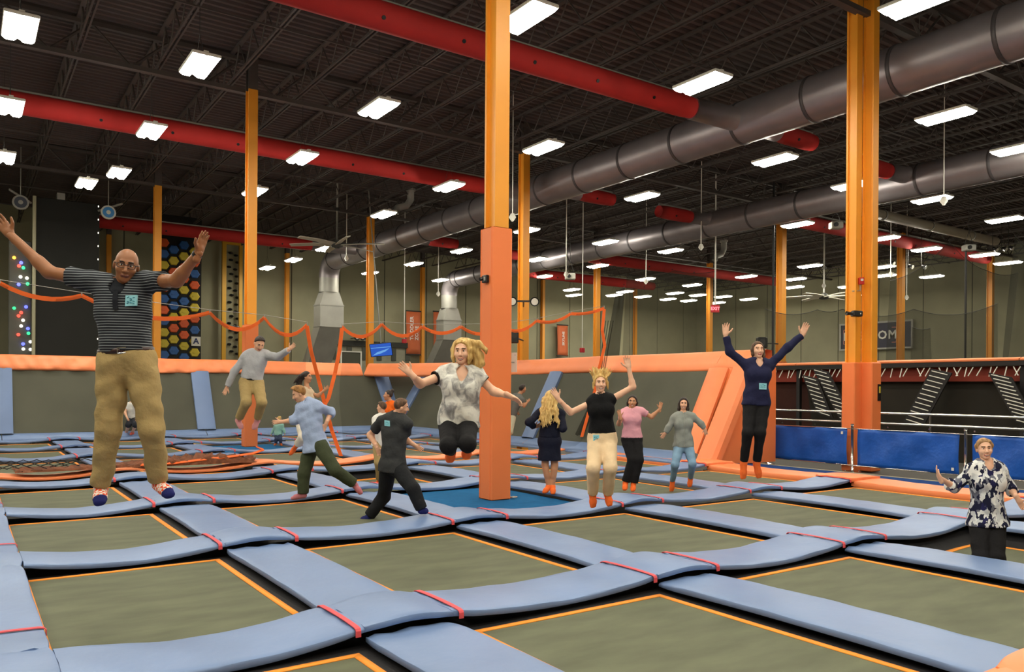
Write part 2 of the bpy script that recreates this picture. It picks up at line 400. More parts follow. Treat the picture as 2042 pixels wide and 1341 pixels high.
# the same rows go on over the part of the hall behind and beside the camera
for x in (-7.5, -3.2, 0.97, 4.26, 8.7, 14.1): lamp_xy += ([(x, 7.1)] if x < 14 else [])+[(x, 1.6), (x, -4.2)]
for x in (-7.5, -3.2): lamp_xy += [(x, 12.5), (x, 18.4), (x, 23.9), (x, 29.2), (x, 36)]
lamp_xy += [(20.5, 5), (25.3, 5.2), (20.5, 0), (29.2, 9.8), (35, 9.8), (40, 14)]
LINES = [-7.5, -3.2, 1.0, 4.26, 8.65, 14.1, 20.6, 25.4, 29.6, 35.2, 39.8, 43.6, 48.5]
_N = ['first', 'second', 'third', 'fourth', 'fifth', 'sixth', 'seventh', 'eighth', 'ninth', 'tenth', 'eleventh', 'twelfth']
lines = {}
for x, y in lamp_xy: lines.setdefault(int(np.argmin([abs(x-l) for l in LINES])), []).append((y, x))
def lamp_label(x, y):
    k = int(np.argmin([abs(x-l) for l in LINES])); r = sorted(lines[k], reverse=True).index((y, x))
    where = '%s row before the nearest duct' % _N[5-k] if k < 6 else ('%s row between the two ducts' % _N[k-6] if k < 8 else '%s row beyond the second duct' % _N[k-8])
    return 'lit twin-lens high-bay lamp, %s from the back wall, %s' % (_N[r], where)
for i, (x, y) in enumerate(lamp_xy):
    t = thing('high_bay_lamp', lamp_label(x, y), 'lamp', (x, y, LAMP_Z), 'lit high-bay lamps')
    inst('housing', housing_me, parent=t)
    for m_ in LENS: inst('lens', m_, parent=t)
    inst('hanging_wire', chain_me, parent=t)
# =================================================================== THE JUMP COURT
CX = [-3.35, -0.33, 2.24, 4.99, 7.77, 10.55, 13.33]     # lengthwise pad lines (left edge), the last is the orange border
CW = .69
RY = [1.55, 4.95, 8.39, 11.81, 15.23, 16.75, 20.7, 24.12, 27.54]   # crosswise pad lines (near edge)
RW = .69
ORANGE_ROWS = (0, 5)
rnd = random.Random(3)
# black deck of frame and spring covers beneath everything
court_base = struct(MB().box((CX[0]-.2, RY[0]-.2, -1.0), (14.3, 29.2, -.95)).build('floor_court', black_rubber))

def bay_drop(s):      # sag along a bay 0..1
    return math.sin(math.pi*s)**1.0
def pad_mesh(length, width, z0, z1, zmid, axis, wr=.012, rng=None, thick=.022, tuck0=False, tuck1=False, n=26, skew=0.0):
    """soft vinyl pad: rounded section swept along its length, ends z0,z1, middle zmid"""
    rng = rng or rnd
    prof = [(-.495, -thick), (-.5, -thick+.006), (-.5, .012), (-.493, .021), (-.475, .026), (-.40, .029), (-.2, .033), (0, .035), (.2, .033), (.40, .029), (.475, .026), (.493, .021), (.5, .012), (.5, -thick+.006), (.495, -thick)]
    ph = [rng.uniform(0, 6.28) for _ in range(6)]
    rows = []
    for i in range(n+1):
        s = i/n; u = s*length
        zc = (z0*(1-s)+z1*s)*(1-bay_drop(s)) + zmid*bay_drop(s)
        wob = wr*(math.sin(u*2.3+ph[0])*.6+math.sin(u*5.1+ph[1])*.4)
        pinch = math.exp(-(min(u, length-u)/.10)**2)
        row = []
        for (w, h) in prof:
            ww = w*width*(1-.05*pinch) + wob*(1 if abs(w) > .3 else .3)*.6
            crease = wr*.55*(math.sin(u*9+w*7+ph[2])*.5+math.sin(u*16-w*11+ph[3])*.3+math.sin(w*17+u*4+ph[4])*.35) if h > 0 else 0
            gather = .010*pinch*math.sin(w*46+ph[5]) if h > 0 else 0
            zz = zc + h*(1-.25*pinch) + crease + gather
            row.append((u, ww, zz) if axis == 'x' else (ww, u, zz))
        rows.append(row)
    mb = MB(); k = len(prof)
    if axis == 'x': mb.grid(rows)
    else: mb.grid([list(reversed(r)) for r in rows])
    # underside and end caps
    vs = []; fs = []
    for r in rows: vs += [r[0], r[-1]]
    N = len(rows)
    for i in range(N-1): fs.append((i*2, i*2+1, i*2+3, i*2+2) if axis == 'y' else (i*2+2, i*2+3, i*2+1, i*2))
    mb.add(vs, fs)
    mb.add(rows[0], [tuple(range(k))]); mb.add(rows[-1], [tuple(range(k-1, -1, -1))])
    return mb
PADZ = .070
strap_cache = {}
def strap_on(pad, u, axis, zc, width):
    """red webbing strap over the pad at distance u along it"""
    w = width/2+.008
    prof = [(-w, -.03), (-w, .012), (-w*.97, .026), (-w*.9, .032), (-w*.5, .038), (0, .040), (w*.5, .038), (w*.9, .032), (w*.97, .026), (w, .012), (w, -.03)]
    pts = [((u, a, zc+h*.98) if axis == 'x' else (a, u, zc+h*.98)) for a, h in prof]
    MB().strip(pts, (.038, 0, 0) if axis == 'x' else (0, .038, 0), .006).build('strap', strap_red, pad)

ORD = ['first', 'second', 'third', 'fourth', 'fifth', 'sixth', 'seventh', 'eighth', 'ninth']
def court_label(head, i, j, cross=False):
    """counts from things one can find: the orange side edge and the orange divider between the courts"""
    k = len(CX)-2-i
    if cross:     # lines of pads: j is a row line
        row = '%s row before the divider' % ORD[4-j] if j < 5 else '%s row beyond the divider' % ORD[j-6]
    else:
        row = '%s row before the divider' % ORD[4-j] if j < 5 else '%s row beyond the divider' % ORD[j-5]
    return '%s, %s from orange side edge, %s' % (head, ORD[k], row)
for j, ry in enumerate(RY):
    last_row = j == len(RY)-1
    orange = j in ORANGE_ROWS
    for i in range(len(CX)-1):
        x0, x1 = CX[i]+CW, CX[i+1]
        m_ = vinyl_orange if orange else vinyl_blue
        col_name = 'orange' if orange else 'blue'
        # bay piece
        e0 = x0 if i != 1 else x0+.11; e1 = x1; L = e1-e0
        zn = PADZ+.045; zm = PADZ-.028+rnd.uniform(-.012, .012)
        o = pad_mesh(L, RW, zn, zn, zm, 'x', wr=.010).build('crosswise_pad', m_, None, 'edges', (e0, ry+RW/2, 0))
        if orange: tag(o, ('orange divider pad laid crosswise between the courts, %s from the side wall' if j == 5 else 'orange pad edging the near end of the court, %s from the side edge') % ORD[len(CX)-2-i], 'pad', 'orange divider pads' if j == 5 else 'orange front edge pads')
        else:
            tag(o, court_label('blue crosswise pad with red straps', i, j, True), 'pad', 'crosswise blue court pads')
            for u in ((.055, L-.055) if i != 1 else (L-.055,)): strap_on(o, u, 'x', zn-.004, RW)
        # humped piece over the crossing
        if i == 1 and not orange:
            o = pad_mesh(RW, .80, zn, zn, zn+.02, 'y', wr=.006, n=14).build('crossing_pad', m_, None, 'edges', (CX[i]+.40, ry, 0))
            tag(o, court_label('blue pad humped over a crossing', i, j, True), 'pad', 'humped blue crossing pads'); continue
        n0 = CX[i]; n1 = CX[i]+CW; L = n1-n0
        o = pad_mesh(L, RW+.01, zn, zn, zn+.035, 'x', wr=.008, n=14).build('crossing_pad', m_, None, 'edges', (n0, ry+RW/2, 0))
        if orange: tag(o, ('orange humped crossing pad of the near edge, %s from the side edge' if j == 0 else 'orange humped crossing pad on the court divider, %s from the side wall') % ORD[len(CX)-2-i], 'pad', 'orange crossing pads')
        else: tag(o, court_label('blue pad humped over a crossing', i, j, True), 'pad', 'humped blue crossing pads')
# lengthwise pads
for i, cx in enumerate(CX):
    border = i == len(CX)-1
    for j in range(len(RY)-1):
        y0, y1 = RY[j]+RW, RY[j+1]
        e0, e1 = y0-.03, y1+.03
        if border and RY[j] > 12: continue
        m_ = vinyl_orange if border else vinyl_blue
        w = .86 if border else CW
        if i == 1: w = .80
        if i == 1: e0, e1 = y0, y1
        zc0 = PADZ+.045 if i == 1 else None
        o = pad_mesh(e1-e0, w, zc0 if zc0 else PADZ-.025 if not border else PADZ+.02, zc0 if zc0 else PADZ-.025 if not border else PADZ+.02, PADZ-.005, 'y', wr=.007, thick=.10 if border else .022).build('lengthwise_pad', m_, None, 'edges', (cx+w/2, e0, 0))
        if border:
            tag(o, 'orange pad edging the court along the blue banners, %s from the orange wedge' % ORD[max(0, 3-j)], 'pad', 'orange side edge pads')
            for u in (.05, e1-e0-.05):
                MB().strip([(-w/2-.003, u, PADZ+.0), (-w*.47, u, PADZ+.05), (0, u, PADZ+.060), (w*.47, u, PADZ+.05), (w/2+.003, u, PADZ)], (0, .02, 0), .005).build('seam', mat('seam_orange', srgb(190, 84, 40), .7), o)
        else:
            if i == 1:
                strap_on(o, .56, 'y', PADZ+.02, w)
            tag(o, court_label('blue lengthwise pad', i, j), 'pad', 'lengthwise blue court pads')
# small right-hand border pieces for rows that end there
for j in (1, 2, 3):
    o = pad_mesh(.9, RW+.1, PADZ+.07, PADZ+.05, PADZ+.075, 'x', wr=.006, n=14, thick=.06).build('border_crossing_pad', vinyl_orange, None, 'edges', (CX[-1]-.04, RY[j]+RW/2, 0))
    tag(o, 'orange pad humped over the side edge, %s from the orange wedge' % ORD[3-j], 'pad', 'orange side crossing pads')
# side edge pads beyond row C are blue up to the leaning wall
for j in range(3, len(RY)-1):
    y0, y1 = RY[j]+RW, RY[j+1]
    o = pad_mesh(y1-y0, .44, PADZ, PADZ, PADZ+.01, 'y', wr=.006).build('lengthwise_pad', vinyl_blue, None, 'edges', (CX[-1]+.22, y0, 0))
    tag(o, 'narrow blue pad along the side wall foot, %s from the orange wedge' % ORD[j-3], 'pad', 'blue pads at the side wall foot')

# beds
DIP = {}
def bed(i, j, dip=None, carpet=False):
    x0, x1 = CX[i]+CW, CX[i+1]; y0, y1 = RY[j]+RW, RY[j+1]
    cx, cy = (x0+x1)/2, (y0+y1)/2; hx, hy = (x1-x0)/2, (y1-y0)/2
    if carpet:
        t = thing('column_mat', 'teal carpeted square around the foot of the tall padded column' if j == 2 else 'teal carpeted square around the second padded column', 'mat', (cx, cy, 0))
        MB().box((-hx-.02, -hy-.02, -.06), (hx+.02, hy+.02, -.03)).build('board', black_rubber, t)
        MB().cbox((-hx, -hy, -.03), (hx, hy, .0), .008).build('carpet', carpet_blue, t)
        return
    t = thing('trampoline', court_label('olive trampoline bed' if not dip else 'sunken olive trampoline bed', i, j), 'trampoline', (cx, cy, 0), 'trampoline beds')
    g = .085; b = .055
    def z(u, v):
        zz = -.012*(1-(u/hx)**2)*(1-(v/hy)**2)
        if dip:
            du, dv, dd = dip; r2 = ((u-du)/(.62*hx))**2+((v-dv)/(.62*hy))**2
            zz -= dd*math.exp(-r2*.8)*max(0, 1-(abs(u)/hx)**4)*max(0, 1-(abs(v)/hy)**4) + .34*dd
        return zz
    n = 18 if dip else 6
    gx = np.linspace(-hx+g+b, hx-g-b, n+1); gy = np.linspace(-hy+g+b, hy-g-b, n+1)
    MB().grid([[(u, v, z(u, v)) for v in gy] for u in gx]).build('jumping_mat', mat_weave, t, True)
    # orange webbing: four strips, mitred
    zc = lambda u, v: z(u, v)+.006
    o_, i_ = (-hx+g, -hy+g, hx-g, hy-g), (-hx+g+b, -hy+g+b, hx-g-b, hy-g-b)
    k = n
    for side in range(4):
        A = []
        for q in range(k+1):
            s = q/k
            if side == 0: a, c = (o_[0]+(o_[2]-o_[0])*s, o_[1]), (i_[0]+(i_[2]-i_[0])*s, i_[1])
            if side == 1: a, c = (i_[0]+(i_[2]-i_[0])*s, i_[3]), (o_[0]+(o_[2]-o_[0])*s, o_[3])
            if side == 2: a, c = (i_[0], i_[1]+(i_[3]-i_[1])*s), (o_[0], o_[1]+(o_[3]-o_[1])*s)
            if side == 3: a, c = (o_[2], o_[1]+(o_[3]-o_[1])*s), (i_[2], i_[1]+(i_[3]-i_[1])*s)
            A.append([(a[0], a[1], zc(*a)), (c[0], c[1], zc(*c))])
        MB().grid(A, thick=(0, 0, -.008)).build('webbing_edge', webbing_orange, t, True)
    # spring cover between webbing and frame
    ring = []
    P = lambda x, y, zz: (x, y, zz)
    zo = -.02
    rim_o = [(-hx-.12, -hy-.12), (hx+.12, -hy-.12), (hx+.12, hy+.12), (-hx-.12, hy+.12)]
    rim_i = [(o_[0]+.004, o_[1]+.004), (o_[2]-.004, o_[1]+.004), (o_[2]-.004, o_[3]-.004), (o_[0]+.004, o_[3]-.004)]
    m = 10; vs = []; fs = []
    for e in range(4):
        f_ = (e+1) % 4
        for q in range(m+1):
            s = q/m
            ao = [rim_o[e][c]*(1-s)+rim_o[f_][c]*s for c in (0, 1)]; ai = [rim_i[e][c]*(1-s)+rim_i[f_][c]*s for c in (0, 1)]
            vs += [(ao[0], ao[1], zo), (ai[0], ai[1], z(*ai)-.004)]
        o = e*(m+1)*2
        for q in range(m): fs.append((o+q*2, o+q*2+2, o+q*2+3, o+q*2+1))
    MB().add(vs, fs).build('spring_cover', black_rubber, t)
for i in range(len(CX)-1):
    for j in range(len(RY)-1):
        if RY[j+1]-RY[j] < 2 and False: continue
        if (i, j) in ((3, 2), (3, 6)): bed(i, j, carpet=True)
        elif (i, j) == (4, 0): bed(i, j, dip=(-.62, .45, .42))
        elif (i, j) == (3, 3): bed(i, j, dip=(-.2, .2, .34))
        else: bed(i, j)

# ------------------------------------------------------------------ leaning trampoline walls round the court
BASE_Z, TOP_Z, LEAN, CAP_Z = .27, 2.22, 1.05, 2.72
wall_mesh_dark = mat('wall_mesh', srgb(78, 78, 64), 0.7, var=0.15, vscale=0.8, bump=0.1, bscale=120, spec=0.35)
def leaning_wall(p, q, out, label, posts, group, end_orange=False):
    """p->q base line, out = outward unit vector; posts = fractions where slanted pads stand"""
    p, q, out = np.array(p, float), np.array(q, float), np.array(out, float)
    t = thing('sloped_trampoline', label, 'trampoline wall', (p+q)/2)
    c = (p+q)/2; L = np.linalg.norm(q-p); d = (q-p)/L
    P = lambda s, h: p+d*(s*L)+out*(LEAN*(h-BASE_Z)/(TOP_Z-BASE_Z))+UP*h-c
    rows = [[P(s, BASE_Z+(TOP_Z-BASE_Z)*k/6) for k in range(7)] for s in np.linspace(-.0, 1.0, 30)]
    MB().grid(rows).build('wall_trampoline', wall_mesh_dark, t, True)
    nin = np.cross(d, np.array(P(0, TOP_Z))-np.array(P(0, BASE_Z))); nin /= np.linalg.norm(nin)
    if np.dot(nin, out) > 0: nin = -nin
    for s, lean_s, col_ in posts:
        vs = []
        w = .30
        K = 10; rows = []
        for k in range(K+1):
            h = BASE_Z-.04+(TOP_Z-BASE_Z+.06)*k/K
            cpt = P(s, h)+d*(lean_s*(h-BASE_Z)/(TOP_Z-BASE_Z))
            rows.append([cpt-d*w+nin*.0, cpt-d*w+nin*.07, cpt-d*w*.85+nin*.10, cpt+nin*.11+nin*.008*math.sin(k*2.1), cpt+d*w*.85+nin*.10, cpt+d*w+nin*.07, cpt+d*w])
        MB().grid(rows).build('slanted_pad', vinyl_orange if col_ else vinyl_blue, t, 'edges')
    return t, P, d, nin, c
YB, XR = 28.55, 14.2
lw_back = leaning_wall((-4, YB, 0), (XR, YB, 0), (0, 1, 0), 'long leaning trampoline wall at the far end of the court with blue slanted pads', [((1.0+4)/18.2, 0, 0), ((6.95+4)/18.2, 0, 0), (1.0, -.22, 0)], None)
lw_side = leaning_wall((XR, YB, 0), (XR, 12.9, 0), (1, 0, 0), 'leaning trampoline side wall with one blue slanted pad and orange end', [(.0, .30, 0), ((YB-19.6)/15.65, 0, 0), (.985, .0, 1)], None)
# corner web between the two leaning walls
cb = np.array([XR, YB, BASE_Z]); ct1 = np.array([XR, YB+LEAN, TOP_Z]); ct2 = np.array([XR+LEAN, YB, TOP_Z])
t = thing('sloped_trampoline', 'triangular trampoline web filling the corner between the leaning walls', 'trampoline wall', cb)
MB().add([(0, 0, 0), tuple(ct1-cb+(0,.06,0)), tuple(ct2-cb+(.06,0,0)), (.04,.04,0)], [(0, 1, 2), (3, 2, 1)]).build('wall_trampoline', wall_mesh_dark, t)
# sloping base pads
def base_pad(p, q, out, lab):
    p, q, out = np.array(p, float), np.array(q, float), np.array(out, float); L = np.linalg.norm(q-p); d = (q-p)/L
    rows = []
    n = max(4, int(L*3))
    for k in range(n+1):
        b = p+d*L*k/n; w = .006*math.sin(k*1.7)
        rows.append([b-out*.32+UP*.02-p, b-out*.32+UP*.10-p, b-out*.28+UP*(.135+w)-p, b-out*.15+UP*(.20+w)-p, b+out*.04+UP*(.285+w)-p, b+out*.10+UP*.26-p])
    o = MB().grid(rows).build('base_pad', vinyl_blue, None, True, p); tag(o, lab, 'pad', 'blue sloping base pads'); return o
xs = [-4, 1.0, 6.9, XR]
for a, b in zip(xs[:-1], xs[1:]): base_pad((b-.01, YB, 0), (a+.01, YB, 0), (0, 1, 0), 'blue pad sloping up to the foot of the far leaning wall')
ys = [12.95, 19.5, YB]
for a, b in zip(ys[:-1], ys[1:]): base_pad((XR, a+.01, 0), (XR, b-.01, 0), (1, 0, 0), 'blue pad sloping up to the foot of the leaning side wall')
# orange cap pads along the wall tops
def cap_pad(p, q, out, lab, wrinkle=.03):
    p, q, out = np.array(p, float), np.array(q, float), np.array(out, float); L = np.linalg.norm(q-p); d = (q-p)/L
    rows = []; n = max(16, int(L*16)); rg = random.Random(int(L*100)); ph = rg.uniform(0, 6)
    for k in range(n+1):
        u = L*k/n; b = p+d*u; row = []
        for m, (o_, h) in enumerate(((.10, TOP_Z-.03), (.0, TOP_Z), (-.02, TOP_Z+.06), (.10, TOP_Z+.20), (.22, TOP_Z+.35), (.32, CAP_Z-.04), (.42, CAP_Z), (.62, CAP_Z-.02), (.64, TOP_Z+.1))):
            amp = wrinkle*(.5+.5*math.sin(u*.55+ph)) if 0 < m < 7 else 0
            wv = amp*(abs(math.sin(u*3.4+h*5+ph))**.5)*.9+amp*.6*math.sin(u*8+h*11)+amp*.3*math.sin(u*17-h*9)
            dz = .025*math.sin(u*.9+ph)*(1 if m < 3 else .3)
            row.append(b+out*(o_-wv)+UP*(h+dz)-p)
        rows.append(row)
    o = MB().grid(rows).build('cap_pad', vinyl_orange, None, True, p); tag(o, lab, 'pad'); return o
YT, XT = YB+LEAN, XR+LEAN
cap_pad((5.0, YT, 0), (-4, YT, 0), (0, 1, 0), 'creased orange pad capping the far leaning wall behind the man in striped polo', .085)
cap_pad((13.2, YT, 0), (5.05, YT, 0), (0, 1, 0), 'creased orange pad capping the far leaning wall, near the hanging orange hem', .07)
cap_pad((XT, 25.6, 0), (13.25, YT+.0, 0), (.8, .6, 0), 'smooth orange pad capping the corner of the leaning walls', .006)
cap_pad((XT, 13.3, 0), (XT, 25.6, 0), (1, 0, 0), 'smooth orange pad capping the leaning side wall', .008)
cap_pad((XT+.15, 12.2, 0), (XT, 13.28, 0), (1, 0, 0), 'creased short orange pad at the end of the side wall top', .03)
# orange end block of the side wall
t = thing('wedge_pad', 'big orange wedge pad closing the end of the leaning side wall', 'pad', (XR, 12.6, 0))
a0, a1 = np.array([0, .25, .05]), np.array([1.25, .25, 2.25])
MB().add([(0-.05, .28, .02), (2.05, .28, .02), (2.05, .28, 2.3), (1.1, .28, 2.3), (-.05, -.25, .02), (2.05, -.35, .02), (2.05, -.35, 2.3), (1.15, -.3, 2.3)],
   [(0,1,2,3), (7,6,5,4), (0,3,7,4), (3,2,6,7), (1,5,6,2), (0,4,5,1)]).build('wedge', pad_orange, t)
rows = []
for k in range(11):
    s = k/10; c = np.array([-.10, -.30, .06])*(1-s)+np.array([1.12, -.36, 2.26])*s
    rows.append([c+np.array([-.05, .5, .03]), c+np.array([-.09, .45, .05]), c+np.array([-.09, .02, .05]), c+np.array([-.03, -.05, 0]), c+np.array([.12, -.06, -.06]), c+np.array([.14, .0, -.08])])
MB().grid(rows).build('edge_roll', vinyl_orange, t, 'edges')

# ------------------------------------------------------------------ net divider between the two courts
YD = 17.1
net_dark = net_mat('net_dark', srgb(40, 38, 34), .24)
net_grey = net_mat('net_grey', srgb(58, 58, 50), .42)
hem_orange = mat('hem_orange', srgb(240, 104, 30), .75, var=.06, vscale=6, bump=.1, bscale=60)
hang_l = [(-105, 552), (0, 565), (163, 590), (418, 624), (527, 634), (612, 648)]
hang_r = [(682, 652), (761, 647), (842, 652), (919, 652), (1000, 650), (1070, 640), (1138, 626), (1205, 615)]
def divider(hang, label, drops):
    P = [atY(x, y, YD) for x, y in hang]; o = P[0].copy()
    t = thing('divider_net', label, 'net', (o[0], YD, 0)); base = np.array([o[0], YD, 0])
    top = []
    for a, b, dr in zip(P[:-1], P[1:], drops): top += sag(a, b, dr, 9)[:-1]
    top.append(P[-1]); top = [p-base for p in top]
    MB().strip(top, (0, 0, .085), .012).build('hem', hem_orange, t)
    rows = [[np.array([p[0]+.04*math.sin(k*1.3+i*.35), .05*math.sin(i*.7+k*.5), p[2]*(1-k/7)+.16*(k/7)]) for k in range(8)] for i, p in enumerate(top)]
    MB().grid(rows).build('netting', net_dark, t, True)
    cab = [p-base+UP*.06 for p in P]
    MB().tube(cab, .006, 4).build('cable', galv_dull, t)
    for p in P: MB().tube([p-base, p-base+UP*.07], .012, 6).build('hook', galv_dull, t)
    return t, P
tL, PL = divider(hang_l, 'dark divider net with orange scalloped hem, behind the man in striped polo', (.12, .16, .26, .30, .30))
tR, PR = divider(hang_r, 'dark divider net with orange scalloped hem around the tall padded column', (.26, .25, .16, .2, .2, .12, .06))
# free edges of the two nets, gathered at the opening
def edge(t, px, base, lab):
    pts = [atY(x, y, YD-.12+dy) for x, y, dy in px]
    MB().strip([p-base for p in pts], tuple(CAM_R*.085), .014).build('hem_edge', hem_orange, t)
edge(tL, [(612, 650, 0), (620, 700, 0), (636, 760, 0), (650, 815, -.1), (662, 860, -.1), (680, 910, -.3)], np.array([PL[0][0], YD, 0]), '')
edge(tR, [(682, 655, 0), (677, 700, 0), (668, 745, 0), (655, 795, -.1), (646, 810, -.1)], np.array([PR[0][0], YD, 0]), '')
edge(tR, [(1205, 617, 0), (1201, 660, 0), (1206, 690, 0), (1196, 730, .05), (1186, 780, .1), (1160, 872, .1)], np.array([PR[0][0], YD, 0]), '')
# bunched dark net below the right hem
mb = MB(); b = np.array([PR[0][0], YD, 0])
for k in range(4):
    pts = [atY(1208+k*5, 640, YD)-b, atY(1206+k*4-6, 700, YD)-b, atY(1190+k*3, 780, YD+.05)-b, atY(1150+k*7, 868, YD+.1)-b]
    mb.tube(pts, .03, 6, rs=[.012, .018, .025, .05])
mb.build('gathered_netting', net_mat('net_heavy', srgb(40, 38, 32), .45), tR, True)
# heap of lowered netting lying on the orange divider pad
heap = thing('net_heap', 'crumpled brown netting with orange hem heaped on the divider pad', 'net', (3.0, YD, .16))
rg = random.Random(11); mb = MB(); rows = []
for i in range(60):
    u = i/59*4.3-2.2; r = []
    amp = .06+.10*math.exp(-((u-1.0)/1.1)**2)
    for k in range(11):
        a = math.pi*k/10
        r.append((u+.05*rg.uniform(-1, 1), -.30*math.cos(a)+.04*rg.uniform(-1, 1), max(.0, amp*math.sin(a)*(1+.5*rg.uniform(-1, 1)))+.005))
    rows.append(r)
mb.grid(rows); mb.build('netting', mat('net_brown', srgb(112, 62, 34), .9, var=.35, vscale=9, bump=.4, bscale=24), heap, True)
pts = [(-.2, -.25, .05), (.5, -.28, .06), (1.0, -.25, .10), (1.6, -.16, .13), (2.1, -.05, .17), (2.35, .0, .24), (2.2, .06, .30)]
MB().strip(pts, (0, .07, .03), .012).build('hem', hem_orange, heap)
mb = MB()
for k in range(9):
    x = -2.3+.2*k; mb.tube([(x, rg.uniform(-.2, .2), .05), (x-.35, rg.uniform(-.2, .3), .16+rg.uniform(0, .08)), (x-.8, rg.uniform(0, .4), .03)], .008, 4)
mb.build('loose_cord', black_rubber, heap)
# =================================================================== RIGHT-HAND WALKWAY AND FAR COURT
t_floor = struct(MB().box((14.25, -8, -.40), (21.5, 12.75, -.12)).build('floor_walkway', concrete_floor))
rows = [[(x, y, z) for x, z in ((14.24, .075), (14.9, .035), (15.6, -.005), (15.68, -.012), (16.1, -.085))] for y in np.linspace(-6, 12.55, 20)]
o = MB().grid(rows, thick=(0, 0, -.04)).build('carpet_ramp', carpet_navy); tag(o, 'navy carpeted ramp between orange edge pads and blue banners', 'carpet')
o = MB().cbox((15.61, -6, -.05), (15.66, 12.55, .006), .004).build('carpet_trim', mat('trim_beige', srgb(170, 160, 130), .6)); tag(o, 'thin beige trim along the navy carpet strip', 'trim')
# belt barriers with blue banners
post_y = [14.9, 12.75, 10.42, 7.95, 5.6, 3.2]
POST_X = 16.55
mbp = MB(); mbp.tube([(0, 0, .02), (0, 0, 1.06)], .03, 12); mbp.tube([(0, 0, 1.06), (0, 0, 1.10)], .035, 12); post_me = mbp.mesh('post', chrome, True)
base_me = MB().tube([(0, 0, 0), (0, 0, .02), (0, 0, .035), (0, 0, .06)], .2, 20, rs=[.2, .2, .14, .045]).mesh('base_plate', chrome)
bolt_me = MB().tube([(0, 0, .02), (0, 0, .055)], .014, 6).mesh('bolt', chrome)
for k_, y in enumerate(post_y[1:]):
    t = thing('barrier_post', 'chrome barrier post holding blue banners, %s from the orange wedge pad' % ORD[k_], 'post', (POST_X, y, -.1), 'chrome barrier posts')
    inst('post', post_me, parent=t); inst('base_plate', base_me, parent=t)
    for a in range(4): inst('bolt', bolt_me, (.15*math.cos(a*1.57+.78), .15*math.sin(a*1.57+.78), 0), parent=t)
    MB().box((-.02, -.12, .98), (.02, .12, 1.0)).build('crossbar_end', chrome, t)
banner_blue = mat('banner_blue', srgb(14, 84, 176), .5, var=.12, vscale=2.2, bump=.5, bscale=5)
bl = ['blue vinyl banner stretched between chrome posts beside the jumping woman in navy', 'blue vinyl banner stretched between chrome posts, in front of the twin column', 'blue vinyl banner behind the woman in floral blouse', 'blue vinyl banner furthest along the walkway']
for k in range(4):
    a, b = post_y[k+1], post_y[k+2]
    t = thing('banner', bl[k], 'banner', (POST_X, (a+b)/2, -.1)); h = (a-b)/2-.13
    rows = []
    for i in range(25):
        v = -h+2*h*i/24; rows.append([(.014*math.sin(v*5+z*7)+.012*math.sin(v*11-z*4), v, z) for z in np.linspace(.17, .985, 12)])
    MB().grid(rows, thick=(.006, 0, 0)).build('sheet', banner_blue, t, True)
    for z in (.165, .99): MB().tube([(0, -h-.1, z), (0, h+.1, z)], .012, 8).build('rail', chrome, t)
    MB().box((-.02, -h+.09, .86 if k == 0 else .24), (-.012, -h+.14, .92 if k == 0 else .30)).build('white_tag', white_paint, t)
# steel handrail behind
t = thing('handrail', 'two-bar steel handrail running behind the blue banners', 'handrail', (19.3, 5, -.1))
for z in (1.28, 1.02): MB().tube([(0, -10, z), (0, 10, z)], .03, 10).build('rail', chrome, t, True)
for y in np.arange(-9, 10, 2.35): MB().tube([(0, y, 0), (0, y, 1.28)], .025, 8).build('post', chrome, t, True)
for y in np.arange(-9.6, 10, 1.05): MB().tube([(-.03, y, .93), (-.05, y, .93)], .022, 8).build('clamp', chrome, t)

# raised far court seen from outside: black steel frame, leaning black underside, springs
fc = thing('far_court', 'black framed leaning trampoline court with orange top edge behind the handrail', 'trampoline court', (22.5, 8, -.4))
B = np.array([22.5, 8, -.4])
dark_red = mat('dark_red_cloth', srgb(60, 26, 16), .8, var=.2, vscale=2)
nsp = 0
TZ = 2.52
def fpt(y, z): # face leaning toward us: base further away
    return np.array([22.9-(z+.4)*.22, y, z])
segs = [(19.5, 15.7), (15.7, 9.2), (9.2, 2.0), (2.0, -4)]
for a, b in segs:
    MB().grid([[fpt(y, z)-B for z in np.linspace(-.4, TZ-.1, 6)] for y in np.linspace(b, a, 10)]).build('underside_sheet', dark_red if a > 18 else mat('far_mesh', srgb(46, 42, 34), .8, var=.2, vscale=1.2), fc, True)
    MB().box(tuple(np.array([21.85, b, TZ-.10])-B), tuple(np.array([22.15, a, TZ+.02])-B)).build('top_beam', black_paint, fc)
    MB().box(tuple(np.array([22.15, b+.02, TZ-.50])-B), tuple(np.array([22.2, a-.02, TZ-.12])-B)).build('red_valance', mat('valance', srgb(132, 44, 24), .7), fc)
    rows = []
    for y in np.linspace(b+.01, a-.01, 14): rows.append([np.array([21.83, y, TZ+.02])-B, np.array([21.80, y, TZ+.06])-B, np.array([21.95, y, TZ+.11])-B, np.array([22.2, y, TZ+.12])-B, np.array([22.3, y, TZ+.05])-B])
    MB().grid(rows).build('cap_pad', vinyl_orange, fc, True)
for y in (19.5, 15.75, 9.2, 6.4, 2.0): MB().box(tuple(np.array([22.0, y-.06, -.4])-B), tuple(np.array([22.12, y+.06, TZ-.1])-B)).build('frame_post', black_paint, fc)
sp_me = MB().tube([(0, 0, 0), (0, 0, -.26)], .014, 5).mesh('spring', white_paint)
rg = random.Random(5); y = -3.8
while y < 19.3:
    o = inst('spring', sp_me, np.array([21.86, y, TZ-.13])-B, parent=fc); o.rotation_euler = (rg.choice((-.5, .45, .15)), .15, 0)
    y += rg.uniform(.14, .30)
